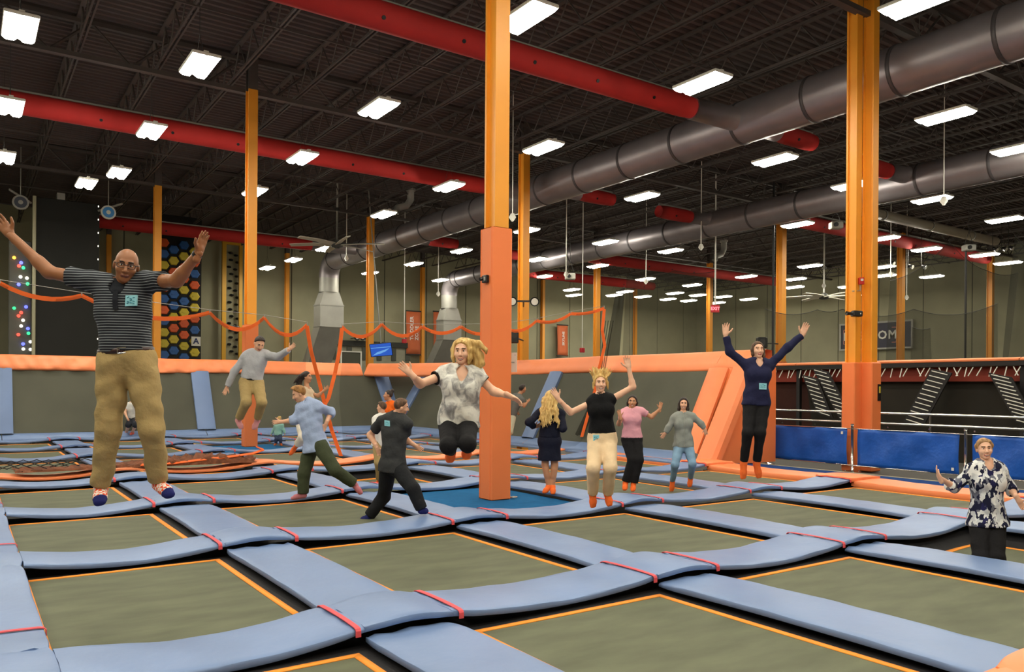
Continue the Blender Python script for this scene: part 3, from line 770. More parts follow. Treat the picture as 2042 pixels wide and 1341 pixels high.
def ladder(p, q, n):
    p, q = np.array(p, float), np.array(q, float); d = (q-p)/np.linalg.norm(q-p)
    MB().strip([p-B, q-B], (0, .55, .12), .05).build('spring_strut', black_paint, fc)
    for k in range(n):
        c = p+(q-p)*(k+.5)/n+np.array([-.06, 0, 0])
        MB().tube([c-B+(0, -.21, -.05), c-B+(0, .21, .06)], .014, 5).build('spring', white_paint, fc)
for (a, b, n_) in (((1636, 738), (1692, 842), 12), ((1616, 752), (1646, 830), 9), ((1878, 740), (1822, 846), 12), ((1994, 748), (2050, 848), 12)): ladder(atX(a[0], a[1], 21.75), atX(b[0], b[1], 21.75), n_)
# netting on the far courts
def sheet(name, label, pts_top, pts_bot, m, group=None, n=14, cat='net', wob=.06):
    """net hung from points; pts are world points, top edge sags between them"""
    o = pts_top[0].copy(); t = []
    for a, b, dr in zip(pts_top[:-1], pts_top[1:], [np.linalg.norm(q-p)*.10 for p, q in zip(pts_top[:-1], pts_top[1:])]): t += sag(a, b, dr, n)[:-1]
    t.append(pts_top[-1]); bt = []
    for a, b in zip(pts_bot[:-1], pts_bot[1:]): bt += [a+(b-a)*k/(n-1) for k in range(n-1)]
    bt.append(pts_bot[-1])
    rows = [[p+(q-p)*k/6-o+wob*math.sin(i*.9+k*.6)*CAM_F for k in range(7)] for i, (p, q) in enumerate(zip(t, bt))]
    th = thing(name, label, cat, o, group)
    MB().grid(rows).build('netting', m, th, True)
    MB().tube([p-o for p in t], .012, 4).build('edge_cord', cable_dark, th)
    return th
D = atD
sheet('safety_net', 'tall grey safety net beside the exit sign', [D(1250, 545, 44), D(1345, 540, 44), D(1480, 520, 44), D(1550, 505, 44)], [D(1232, 880, 44), D(1340, 880, 44), D(1470, 880, 44), D(1545, 880, 44)], net_grey)
sheet('safety_net', 'narrow dark net strip hanging beside the divider hem', [D(1228, 580, 40), D(1246, 572, 40)], [D(1205, 722, 40), D(1222, 880, 40)], net_mat('net_strip', srgb(44, 44, 40), .75))
sheet('safety_net', 'scalloped grey net behind the twin column over the far court', [D(1525, 616, 34), D(1630, 618, 34), D(1680, 617, 34), D(1822, 617, 34), D(1990, 605, 34)], [D(1530, 880, 34), D(1630, 880, 34), D(1680, 880, 34), D(1822, 880, 34), D(1985, 880, 34)], net_grey)
sheet('safety_net', 'low scalloped net draped in front of the dark wall sign', [D(1818, 652, 31), D(1855, 655, 31)], [D(1812, 880, 31), D(1866, 880, 31)], net_mat('net_low', srgb(60, 58, 48), .5), wob=.02)
sheet('safety_net', 'high peaked grey net hanging over the far court', [D(1775, 560, 37), D(1893, 482, 37), D(1968, 540, 37), D(2030, 545, 37)], [D(1760, 880, 37), D(1880, 880, 37), D(1960, 880, 37), D(1990, 880, 37)], net_grey)
sheet('safety_net', 'dark grey net hanging over the orange ledge of the far court', [D(2024, 470, 30), D(2075, 500, 30), D(2110, 470, 30)], [D(1985, 880, 30), D(2040, 880, 30), D(2110, 880, 30)], net_mat('net_right', srgb(52, 52, 46), .62))
a = D(1925, 690, 36); o = MB().tube([(0, 0, 0), (0, 0, 5.2)], .05, 6).build('net_pole', black_paint, None, False, (a[0], a[1], 2.9)); tag(o, 'thin black net pole standing on the far court edge', 'pole')
a = D(1541, 690, 33); o = MB().tube([(0, 0, 0), (0, 0, 7.5)], .05, 6).build('net_pole', black_paint, None, False, (a[0], a[1], 2.9)); tag(o, 'tall black net pole beside the salmon-padded column', 'pole')
# =================================================================== THINGS ON AND NEAR THE FAR WALLS
def up_face(me_obj, yaw=0.0):
    return me_obj
# face-on frame for flat things on the back wall: x right, z up, facing -Y
# ---- hexagon climbing wall
YH = 45.5
tl, br_ = atY(312, 425, YH), atY(401, 722, YH)
hexw = thing('climbing_wall', 'black climbing wall covered in blue, yellow and orange hexagon panels', 'climbing wall', ((tl[0]+br_[0])/2, YH, -1.0))
HB = np.array([(tl[0]+br_[0])/2, YH, -1.0])
MB().box((tl[0]-HB[0], .06, 0), (br_[0]-HB[0], .35, tl[2]+1.0)).build('backing', mat('climb_black', srgb(22, 22, 22), .8), hexw)
HC = {'B': mat('hex_blue', srgb(34, 92, 160), .5), 'Y': mat('hex_yellow', srgb(206, 184, 44), .5), 'O': mat('hex_orange', srgb(226, 92, 34), .5)}
cols = [(327, 330, 'OBYYOBOBYYBO'), (346.5, 385, 'BYOYBBYOYBY'), (367, 350, 'BYOOYBYOOYB'), (388, 400, 'YOBOYYOBYYO')]
R = abs(atY(338.6, 600, YH)[0]-atY(326, 600, YH)[0])*.88
for px, y0, seq in cols:
    for k, ch in enumerate(seq):
        py = 400+(y0+k*88)/3.927
        if py > 722: continue
        p = atY(px, py, YH)-HB
        vs = []
        for (rr, yy) in ((R, .06), (R, .0), (R*.86, -.05)):
            vs += [(p[0]+rr*math.cos(a*math.pi/3), yy, p[2]+rr*math.sin(a*math.pi/3)*.93) for a in range(6)]
        fs = [(12, 13, 14, 15, 16, 17)]
        for q in range(2):
            for a in range(6): b = (a+1) % 6; fs.append((q*6+a, q*6+b, q*6+6+b, q*6+6+a))
        fs = [tuple(reversed(f)) for f in fs]
        MB().add(vs, fs).build('hexagon_panel', HC[ch], hexw)
        MB().box((p[0]-R*.35, -.075, p[2]-.03), (p[0]+R*.35, -.05, p[2]+.03)).build('grip_slot', HC[ch], hexw)
p = atY(391, 681, YH-.1)
t = thing('letter_sign', 'small white sign with letter A on the hexagon climbing wall', 'sign', p)
MB().box((-.24, 0, -.25), (.24, .03, .25)).build('plate', white_paint, t)
o = inst('lettering', text_mesh('A', .42, m=mat('ink_navy', srgb(30, 50, 100), .6), bold=.012), (0, -.012, 0), parent=t); o.rotation_euler = (math.pi/2, 0, 0)
# ---- dark climbing tower and lit bulb wall
YT2 = 39.0
a, b = atY(72, 392, YT2), atY(199, 392, YT2)
t = thing('climbing_tower', 'tall plain black climbing tower behind the jumping man', 'climbing wall', ((a[0]+b[0])/2, YT2, -1.0)); hw = (b[0]-a[0])/2
MB().cbox((-hw, 0, 0), (hw, 1.5, a[2]+1), .03).build('body', mat('tower_black', srgb(26, 27, 23), .75, var=.15, vscale=1.5), t)
rg = random.Random(4)
bulb_w = emis('bulb_white', (1, .95, .8, 1), 2.0)
for k in range(13): z = 3.6+k*.58; MB().cbox((hw-.07, -.02, z), (hw-.03, .0, z+.07), .004).build('edge_light', bulb_w, t)
MB().tube([(-hw-.06, -.05, 3.2), (-hw-.06, -.05, a[2]+1.0)], .07, 8).build('lit_corner_strip', mat('strip_pale', srgb(196, 192, 160), .4), t)
MB().box((-hw*.35, .1, a[2]+1.0), (-hw*.1, .5, a[2]+1.3)).build('top_bracket', galv_dull, t)
for s in (.95, -1.15):     # arm with belay device
    MB().tube([(hw*s, .0, a[2]+.7), (hw*s+(.9 if s > 0 else -.8), -.5, a[2]+1.05)], .05, 8).build('belay_arm', galv_dull, t)
YL = 39.6
a, b = atY(18, 478, YL), atY(64, 478, YL)
t = thing('bulb_panel', 'grey climbing panel dotted with coloured light bulbs', 'climbing wall', ((a[0]+b[0])/2, YL, -1.0)); LB = np.array([(a[0]+b[0])/2, YL, -1.0]); hw = (b[0]-a[0])/2
MB().cbox((-hw, 0, 0), (hw, .3, a[2]+1), .03).build('panel', mat('panel_grey', srgb(96, 96, 88), .6, var=.15, vscale=1.5), t)
BC = {'R': emis('bulb_red', (1, .08, .05, 1), 3), 'G': emis('bulb_green', (.05, .8, .3, 1), 2), 'B': emis('bulb_blue', (.1, .12, 1, 1), 4), 'O': emis('bulb_orange', (1, .4, .05, 1), 3), 'W': bulb_w}
for x, y, c in ((110,450,'O'),(165,490,'B'),(148,515,'R'),(182,530,'G'),(146,660,'B'),(215,655,'G'),(110,845,'G'),(203,835,'B'),(165,880,'R'),(145,905,'R'),(180,940,'W'),(165,985,'W'),(218,1005,'B'),(222,1042,'G'),(143,1052,'R'),(180,1125,'B'),(238,1108,'W'),(182,1165,'W'),(238,1168,'W'),(160,600,'W'),(210,610,'W')):
    p = atY(x/3.927, 400+y/3.927, YL)-LB
    MB().tube([(p[0], .0, p[2]), (p[0], -.06, p[2]), (p[0], -.12, p[2]+.01), (p[0], -.15, p[2]+.01)], .07, 10, rs=[.045, .07, .06, .02]).build('light_bulb', BC[c], t, True)
# belay discs
for (px, py, c, lab) in ((216, 424, srgb(70, 150, 220), 'round blue and white belay badge hanging beside the black tower'), (41, 404, srgb(60, 66, 80), 'round dark belay badge hanging beside the grey bulb panel')):
    p = atY(px, py, 38.3); t = thing('belay_badge', lab, 'badge', p)
    MB().tube([(0, .04, 0), (0, -.04, 0)], .30, 20).build('rim', white_paint if px > 100 else galv_dull, t)
    MB().tube([(0, -.04, 0), (0, -.06, 0)], .23, 20).build('disc', mat('disc%d' % px, c, .4), t)
    MB().tube([(0, -.06, 0), (0, -.07, 0)], .09, 12).build('centre', white_paint if px > 100 else galv_dull, t)
    MB().tube([(0, 0, .3), (0, 0, DECK_Z+.03-p[2])], .02, 6).build('hanger', galv_dull, t)
# ---- yellow frame and holds
YY = 50.3
t0 = atY(447, 487, YY); t = thing('climb_frame', 'slim yellow frame standing against the concrete wall', 'frame', (t0[0], YY, -1.0))
yel = mat('frame_yellow', srgb(216, 160, 24), .5)
x1 = atY(480, 487, YY)[0]-t0[0]
MB().box((-.12, -.1, 0), (.12, .1, t0[2]+1)).build('upright', yel, t); MB().box((-.12, -.1, t0[2]+1), (x1, .1, t0[2]+1.2)).build('top_bar', yel, t)
MB().box((x1-.1, -.1, 0), (x1+.1, .1, t0[2]+1)).build('upright', yel, t)
hold_m = mat('hold_black', srgb(22, 24, 26), .5)
for k in range(15):
    for px in (459, 471):
        p = atY(px+2.5*math.sin(k*2.3+px), 505+k*14+(5 if px > 465 else 0), 50.9)
        o = MB().tube([(0, .0, 0), (0, -.05, .0), (0, -.12, .02), (0, -.15, .03)], .1, 8, rs=[.10, .11, .08, .02]).build('climbing_hold', hold_m, None, True, p); o.scale = (1.3, 1, .75)
        tag(o, 'small dark climbing hold bolted to the concrete wall', 'climbing hold', 'dark climbing holds')
# ---- orange wall banners
def wall_banner(px0, px1, py0, py1, Y, body, label, lines):
    a, b = atY(px0, py0, Y), atY(px1, py1, Y)
    c = (a+b)/2; w, h = abs(b[0]-a[0])/2, abs(a[2]-b[2])/2
    t = thing('wall_banner', label, 'banner', c)
    MB().grid([[(x, .03*math.sin(z*2+x), z) for z in np.linspace(-h, h, 8)] for x in np.linspace(-w, w, 4)], thick=(0, .02, 0)).build('cloth', mat('banner_orange', srgb(206, 104, 58), .7, var=.05, vscale=2), t, True)
    for z in (-h, h): MB().tube([(-w-.05, .02, z), (w+.05, .02, z)], .05, 8).build('rod', cable_dark, t)
    for txt, ox, oz, sz in lines:
        o = inst('lettering', text_mesh(txt, sz, align='LEFT', bold=.008, m=mat('ink_white', srgb(238, 230, 220), .6)), (ox*w, -.07, oz*h), parent=t)
        o.rotation_euler = (math.pi/2, -math.pi/2, 0)
wall_banner(811, 838, 620, 708, 50.4, '', 'orange wall banner lettered TODDLER ZONE', [('TODDLER', -.30, -.34, .37), ('ZONE', .42, -.34, .37)])
wall_banner(865, 892, 621, 708, 50.4, '', 'orange wall banner lettered SKYJOUST', [('SKYJOUST', .05, -.34, .38)])
wall_banner(1112, 1132, 648, 710, 50.4, '', 'orange wall banner lettered SKYLINE', [('SKYLINE', .05, -.34, .30)])
# ---- dark wall sign on the right wall, framed
a, b, c_ = atX(1678, 650, 55.6), atX(1818, 650, 55.6), atX(1678, 697, 55.6)
t = thing('wall_sign', 'framed dark purple wall sign lettered FREEDOM behind the twin column', 'sign', (55.6, (a[1]+b[1])/2, c_[2])); hw = abs(a[1]-b[1])/2; hh = a[2]-c_[2]
MB().box((-.02, -hw, 0), (.05, hw, hh)).build('board', mat('sign_purple', srgb(40, 38, 62), .6), t)
for z in (-.12, hh+.0): MB().box((-.08, -hw-.12, z), (.05, hw+.12, z+.12)).build('frame_rail', galv_dull, t)
for y in (-hw-.12, hw): MB().box((-.08, y, 0), (.05, y+.12, hh)).build('frame_rail', galv_dull, t)
o = inst('lettering', text_mesh('FREEDOM', hh*.48, bold=.02, spacing=1.16), (-.04, hw*.16, hh*.5), parent=t); o.rotation_euler = (math.pi/2, 0, -math.pi/2)
mb = MB()
for sy in (-1, 1):
    for sz in (0, 1):
        y, z = hw*.16+sy*hw*.76, hh*(.2+.6*sz); mb.box((-.05, min(y, y-sy*.35), z-.03), (-.03, max(y, y-sy*.35), z+.03)); mb.box((-.05, y-.03, min(z, z+(.3 if sz == 0 else -.3))), (-.03, y+.03, max(z, z+(.3 if sz == 0 else -.3))))
mb.build('corner_marks', mat('ink_salmon', srgb(190, 120, 110), .6), t)
# ---- low dark beam with counter, screen, speakers at the back wall
a, b = atY(650, 683, 50.4), atY(812, 683, 50.4)
t = thing('service_counter', 'dark horizontal beam with pale hatches on the back wall', 'counter', ((a[0]+b[0])/2, 50.4, a[2])); hw = (b[0]-a[0])/2
MB().box((-hw, -.1, -.18), (hw, .2, .18)).build('beam', mat('beam_dark', srgb(40, 42, 36), .7), t)
MB().box((-hw, .1, -2.6), (hw, .25, -.18)).build('pale_board', mat('board_pale', srgb(150, 148, 128), .8, var=.1), t)
for k in range(6): MB().box((-hw+.4+k*1.1, .02, -1.1), (-hw+.75+k*1.1, .12, -.25)).build('vent', mat('vent_dark', srgb(70, 72, 62), .7), t)
x0, x1 = atY(682, 703, 50.2)[0]-(a[0]+b[0])/2, atY(719, 703, 50.2)[0]-(a[0]+b[0])/2; z0 = atY(700, 703, 50.2)[2]-a[2]
MB().box((x0, -.14, z0-2.0), (x1, .05, z0)).build('hatch', mat('hatch_dark', srgb(74, 74, 60), .7), t)
for lo, hi in (((x0-.1, -.2, z0-2.0), (x0, -.1, z0+.08)), ((x1, -.2, z0-2.0), (x1+.1, -.1, z0+.08)), ((x0, -.2, z0), (x1, -.1, z0+.08))): MB().box(lo, hi).build('hatch_frame', white_paint, t)
for k, px in enumerate((711, 722, 731)):
    p = atY(px, 674, 50.0); q = thing('speaker', 'round black and white speaker on the dark wall beam', 'speaker', p, 'round wall speakers')
    MB().tube([(0, .15, 0), (0, -.1, 0)], .2, 14, rs=[.12, .2]).build('cone', black_plastic, q, True); MB().tube([(0, -.1, 0), (0, -.13, 0)], .1, 12).build('cap', white_paint, q); MB().tube([(0, .1, 0), (0, .97, 0)], .03, 6).build('stem', black_plastic, q)
p = atD(760, 698, 39); t = thing('screen', 'tilted blue lit screen hanging at the far wall', 'screen', p); t.rotation_euler = (math.radians(14), math.radians(-5), -YAW-.1)
MB().cbox((-.56, 0, -.33), (.56, .08, .33), .02).build('bezel', black_plastic, t)
scr = emis('screen_blue', (.02, .10, .55, 1), .9)
MB().box((-.52, -.012, -.30), (.52, .0, .30)).build('display', scr, t)
MB().box((-.5, -.016, .10), (.5, -.012, .13)).build('display_bar', emis('screen_cyan', (.15, .4, .8, 1), .9), t)
MB().add([(-.45, -.016, -.25), (-.2, -.016, -.10), (.3, -.016, .02), (.45, -.016, .06), (.2, -.016, -.1), (-.1, -.016, -.2)], [(0, 1, 2, 3, 4, 5)]).build('display_swoosh', emis('screen_cyan', (.15, .4, .8, 1), .9), t)
MB().tube([(0, .1, .2), (0, 1.9, 7.6)], .03, 8).build('bracket', galv_dull, t)
# ---- exit sign on a long pipe
p = atD(1426, 616, 36); t = thing('exit_sign', 'red EXIT sign hanging from a long white pipe', 'sign', p); t.rotation_euler = (0, 0, -YAW)
MB().cbox((-.19, -.03, -.17), (.19, .03, .17), .01).build('box', mat('exit_red', srgb(200, 24, 40), .4), t)
o = inst('lettering', text_mesh('EXIT', .2, bold=.006, m=emis('exit_letters', (1, .25, .3, 1), 1.2)), (0, -.035, 0), parent=t); o.rotation_euler = (math.pi/2, 0, 0)
MB().tube([(0, 0, .17), (0, 0, DECK_Z-p[2])], .035, 8).build('pipe', white_paint, t, True)
# ---- ceiling fans
def fan(p, r, label, n=6, ph=.2):
    t = thing('ceiling_fan', label, 'fan', p)
    MB().tube([(0, 0, .1), (0, 0, DECK_Z-p[2])], .05, 8).build('down_rod', galv_dull, t, True)
    MB().tube([(0, 0, 1.6), (0, 0, 1.75)], .12, 10).build('rod_collar', cable_dark, t)
    MB().tube([(0, 0, -.16), (0, 0, -.12), (0, 0, .06), (0, 0, .22)], .3, 16, rs=[.15, .27, .27, .1]).build('motor_hub', mat('fan_hub', srgb(70, 70, 66), .5), t, True)
    for k in range(n):
        a = ph+k*2*math.pi/n; d = np.array([math.cos(a), math.sin(a), 0]); w = np.array([-math.sin(a), math.cos(a), 0])
        MB().strip([d*.2, d*r*.5+UP*.03, d*r], [w*.28+UP*.09, w*.26+UP*.08, w*.22+UP*.06], .035).build('blade', mat('fan_blade', srgb(226, 222, 206), .5), t)
    return t
fan(atD(672, 488, 38), 2.3, 'large ceiling fan with long blades above the back court', ph=.35)
fan(atD(1643, 592, 46), 2.2, 'large ceiling fan far off behind the twin column', ph=.1)
# ---- drop cords
def cord(px, y0, y1, d, label, red=False, m=None):
    p = atD(px, y1, d); top = atD(px, y0, d)[2]
    t = thing('drop_cord', label, 'cord', p, 'hanging drop cords')
    MB().tube([(0, 0, .06), (0, 0, DECK_Z+.03-p[2])], .022 if d > 30 else .015, 6).build('cable', white_paint, t)
    if red: MB().cbox((-.12, -.08, -.14), (.12, .08, .1), .02).build('pull_box', mat('box_red', srgb(190, 24, 40), .5), t)
    else: MB().tube([(0, 0, -.18), (0, 0, -.05), (0, 0, .08)], .1, 8, rs=[.03, .12, .06]).build('connector', white_paint, t, True)
for px, y0, y1, d in ((691, 428, 514, 40), (874, 500, 585, 44), (1022, 340, 431, 26), (1129, 470, 546, 36), (1288, 500, 560, 40), (1398, 420, 491, 34), (1882, 285, 398, 24), (1643, 528, 569, 44), (1776, 480, 546, 38), (1808, 550, 592, 42)):
    cord(px, y0, y1, d, 'pale drop cord with plug hanging from the roof')
for px, y1, d in ((806, 680, 43), (1161, 698, 40)): cord(px, 500, y1, d, 'long pale cord ending in a red box', True)
# ---- gooseneck pipes
for px, py, d in ((789, 425, 36), (1425, 520, 44)):
    p = atD(px, py, d); t = thing('vent_pipe', 'pale gooseneck vent pipe under the roof', 'pipe', p, 'gooseneck vent pipes')
    MB().tube([(0, 0, 0), (.1, 0, .25), (.55, 0, .4), (.75, 0, .7), (.75, 0, 1.1)], .16, 10).build('pipe', galv_dull, t, True)
    MB().tube([(.75, 0, 1.1), (.75, 0, 1.2)], .22, 10).build('flange', galv_dull, t)
# ---- devices under the roof
for px, py, d, lab in ((1667, 450, 33, 'white projector hanging near the twin column'), (1137, 552, 38, 'small white camera box hanging above the far court'), (1932, 495, 36, 'grey projector hung on a wire triangle near the peaked net')):
    p = atD(px, py, d); t = thing('projector', lab, 'projector', p); t.rotation_euler = (0, 0, -YAW)
    MB().cbox((-.24, -.2, -.14), (.24, .2, .14), .03).build('body', white_paint if px < 1900 else galv_dull, t)
    MB().tube([(-.08, -.2, 0), (-.08, -.26, 0)], .09, 12).build('lens', black_plastic, t)
    for s in (-1, 1): MB().tube([(s*.2, 0, .14), (0, 0, .75)], .012, 5).build('sling', cable_dark, t)
    MB().tube([(0, 0, .75), (0, 0, DECK_Z+.03-p[2])], .012, 5).build('wire', cable_dark, t)
# spotlights on the pipe at far right
for px, py in ((1980, 498), (1998, 497), (2012, 495), (1775, 525), (1812, 532), (1838, 533)):
    p = atD(px, py, 40); t = thing('spotlight', 'small spotlight clamped on a rod below the far roof', 'spotlight', p, 'small far spotlights')
    MB().tube([(0, .0, .05), (0, -.2, -.05)], .1, 10, rs=[.07, .12]).build('can', black_plastic, t, True); MB().tube([(0, -.2, -.05), (0, -.215, -.057)], .1, 10).build('glass', white_paint, t)
    MB().tube([(0, .02, .08), (0, .02, DECK_Z+.03-p[2])], .015, 6).build('yoke', cable_dark, t)
# ---- small gear on columns
c1 = np.array([6.95, 10.52, 0])
p = np.array([6.95-.245, 10.52-.16, 3.45]); 
p = atX(969, 557, 6.745); t = thing('camera_bracket', 'black camera bracket on the tall padded column', 'camera', p)
MB().cbox((-.04, -.07, -.06), (.02, .07, .06), .01).build('plate', black_plastic, t); MB().tube([(-.04, .02, .01), (-.10, .02, -.01)], .03, 8).build('camera_head', black_plastic, t); MB().box((-.06, -.05, -.03), (-.04, -.02, .03)).build('clip', galv_dull, t)
p = atD(1025, 723, 13.1); t = thing('notice_board', 'white notice sheet beside the tall padded column', 'sign', p); t.rotation_euler = (0, 0, -YAW-.5)
MB().box((-.05, 0, -.16), (.05, .01, .16)).build('sheet', white_paint, t); mw = Matrix.Rotation(-(-YAW-.5), 4, 'Z') @ Vector(tuple(np.array([7.08, 10.6, p[2]])-p)); MB().tube([(0, .01, 0), tuple(mw)], .012, 6).build('bracket', galv_dull, t); MB().tube([(.02, -.004, .12), (.02, 0, .12)], .006, 6).build('pin', black_plastic, t)
p = atZ(1024, 993, .02); t = thing('floor_ring', 'small metal ring lying on the teal carpet', 'ring', p)
pts = [(.06*math.cos(a), .06*math.sin(a), .008) for a in np.linspace(0, 2*math.pi, 17)]; MB().tube(pts, .009, 6, cap=False).build('ring', chrome, t, True); MB().box((-.03, -.012, .0), (.03, .012, .012)).build('tab', chrome, t)
def floods(px, py, d, lab):
    p = atD(px, py, d); t = thing('flood_lamps', lab, 'lamp', p); t.rotation_euler = (0, 0, -YAW)
    MB().box((-.4, 0, -.03), (.4, .05, .03)).build('bar', black_plastic, t); mw = Matrix.Rotation(YAW, 4, 'Z') @ Vector(tuple(np.array([16.92, 23.78, p[2]])-p)); MB().tube([(0, .04, 0), tuple(mw)], .03, 6).build('bracket', black_plastic, t)
    for s in (-1, 1):
        MB().tube([(s*.38, .05, 0), (s*.38, -.08, -.02), (s*.38, -.14, -.03)], .15, 12, rs=[.06, .15, .16]).build('lamp_can', black_plastic, t, True)
        MB().tube([(s*.38, -.14, -.03), (s*.38, -.15, -.032)], .12, 12).build('glass', white_paint, t)
floods(1044, 601, 27.4, 'pair of round black flood lamps on the far orange column')
p = atD(1026, 672, 27.0); t = thing('loudspeaker', 'black loudspeaker mounted low on the far orange column', 'speaker', p); t.rotation_euler = (0, 0, -YAW)
MB().cbox((-.14, -.15, -.22), (.14, .15, .22), .03).build('cabinet', black_plastic, t); MB().tube([(0, -.15, .05), (0, -.16, .05)], .1, 12).build('grille', cable_dark, t); mw = Matrix.Rotation(YAW, 4, 'Z') @ Vector(tuple(np.array([16.92, 23.78, p[2]])-p)); MB().tube([(0, .1, 0), tuple(mw)], .03, 6).build('bracket', black_plastic, t)
p = atD(472, 656, 22.9); t = thing('loudspeaker', 'small black speaker bracketed on the second padded column', 'speaker', p); t.rotation_euler = (0, 0, -YAW)
MB().cbox((-.14, -.12, -.08), (.06, .12, .08), .02).build('cabinet', black_plastic, t); MB().tube([(-.06, -.12, 0), (-.06, -.14, 0)], .06, 10).build('grille', cable_dark, t); mw = Matrix.Rotation(YAW, 4, 'Z') @ Vector(tuple(np.array([6.75, 23.35, p[2]])-p)); MB().tube([(0, .1, 0), tuple(mw)], .025, 6).build('bracket', black_plastic, t)
p = atD(1518, 684, 36.8); t = thing('loudspeaker', 'black loudspeaker hanging behind the woman in navy', 'speaker', p); t.rotation_euler = (0, 0, -YAW)
MB().cbox((-.2, -.2, -.25), (.25, .2, .25), .04).build('cabinet', black_plastic, t); MB().tube([(0, -.2, 0), (0, -.21, 0)], .16, 14).build('grille', cable_dark, t); mw = Matrix.Rotation(YAW, 4, 'Z') @ Vector(tuple(np.array([31.7, 23.8, p[2]])-p)); MB().tube([(.1, .1, 0), tuple(mw)], .03, 6).build('bracket', cable_dark, t)
# fire alarm and speaker on the twin column
p = atY(1717, 561, 10.47); t = thing('fire_alarm', 'red fire alarm horn on the twin orange column', 'alarm', p); t.rotation_euler = (0, 0, -YAW)
MB().cbox((-.06, -.05, -.08), (.06, .03, .08), .01).build('housing', mat('alarm_red', srgb(190, 30, 26), .4), t); MB().box((-.03, -.056, -.005), (.03, -.05, .05)).build('strobe', white_paint, t); MB().tube([(0, .02, 0), (0, .15, 0)], .02, 6).build('mount', galv_dull, t)
MB().tube([(-.02, 0, -.08), (-.02, 0, -.22), (-.2, 0, -.23)], .012, 6).build('conduit', galv_dull, t)
p = atY(1703, 626, 10.42); t = thing('loudspeaker', 'flat black camera housing on the twin orange column', 'camera', p); t.rotation_euler = (0, .08, -YAW)
MB().cbox((-.04, -.08, -.06), (.17, .1, .07), .015).build('housing', black_plastic, t); MB().tube([(-.04, 0, .0), (-.18, -.02, -.01)], .045, 10, rs=[.03, .05]).build('camera_head', black_plastic, t, True); mw = Matrix.Rotation(YAW, 4, 'Z') @ Vector(tuple(np.array([16.88, 10.56, p[2]])-p)); MB().tube([(.05, .05, 0), tuple(mw)], .03, 6).build('bracket', black_plastic, t)
MB().add([(.10, -.082, .02), (.13, -.082, .02), (.115, -.082, -.02)], [(0, 2, 1)]).build('mark', white_paint, t)
# =================================================================== PEOPLE
# Bodies are smooth blends of tapered limbs, sampled on a grid and turned into one continuous surface.
def surface_net(Fv, org, h):
    nx, ny, nz = Fv.shape
    neg = Fv < 0
    c = np.zeros((nx-1, ny-1, nz-1), np.int8)
    for i in (0, 1):
        for j in (0, 1):
            for k in (0, 1): c += neg[i:nx-1+i, j:ny-1+j, k:nz-1+k]
    act = (c > 0) & (c < 8)
    idx = -np.ones(act.shape, np.int64); cells = np.argwhere(act); idx[act] = np.arange(len(cells))
    acc = np.zeros((len(cells), 3)); cnt = np.zeros(len(cells))
    corners = [(i, j, k) for i in (0, 1) for j in (0, 1) for k in (0, 1)]
    ci, cj, ck = cells.T
    for a in corners:
        for ax in range(3):
            if a[ax]: continue
            b = list(a); b[ax] = 1
            f0 = Fv[ci+a[0], cj+a[1], ck+a[2]]; f1 = Fv[ci+b[0], cj+b[1], ck+b[2]]
            m = (f0 < 0) != (f1 < 0)
            t = np.where(m, f0/np.where(m, f0-f1, 1), 0)
            p = np.stack([np.full(len(cells), a[q], float) for q in range(3)], 1); p[:, ax] += t
            acc[m] += p[m]; cnt[m] += 1
    V = (cells+acc/np.maximum(cnt, 1)[:, None])*h+org
    quads = []
    for ax in range(3):
        u, v = (ax+1) % 3, (ax+2) % 3
        sl0 = [slice(None)]*3; sl1 = [slice(None)]*3
        sl0[ax] = slice(0, Fv.shape[ax]-1); sl1[ax] = slice(1, None)
        a, b = neg[tuple(sl0)], neg[tuple(sl1)]
        E_ = np.argwhere(a != b)
        if not len(E_): continue
        ok = (E_[:, u] > 0) & (E_[:, v] > 0) & (E_[:, u] < Fv.shape[u]-1) & (E_[:, v] < Fv.shape[v]-1)
        E_ = E_[ok]; s = a[tuple(E_.T)]
        def cell(du, dv):
            q = E_.copy(); q[:, u] += du; q[:, v] += dv; return idx[tuple(q.T)]
        Q = np.stack([cell(-1, -1), cell(0, -1), cell(0, 0), cell(-1, 0)], 1)
        Q[~s] = Q[~s][:, ::-1]
        quads.append(Q)
    Q = np.concatenate(quads) if quads else np.zeros((0, 4), int)
    Q = Q[(Q >= 0).all(1)]
    return V, Q
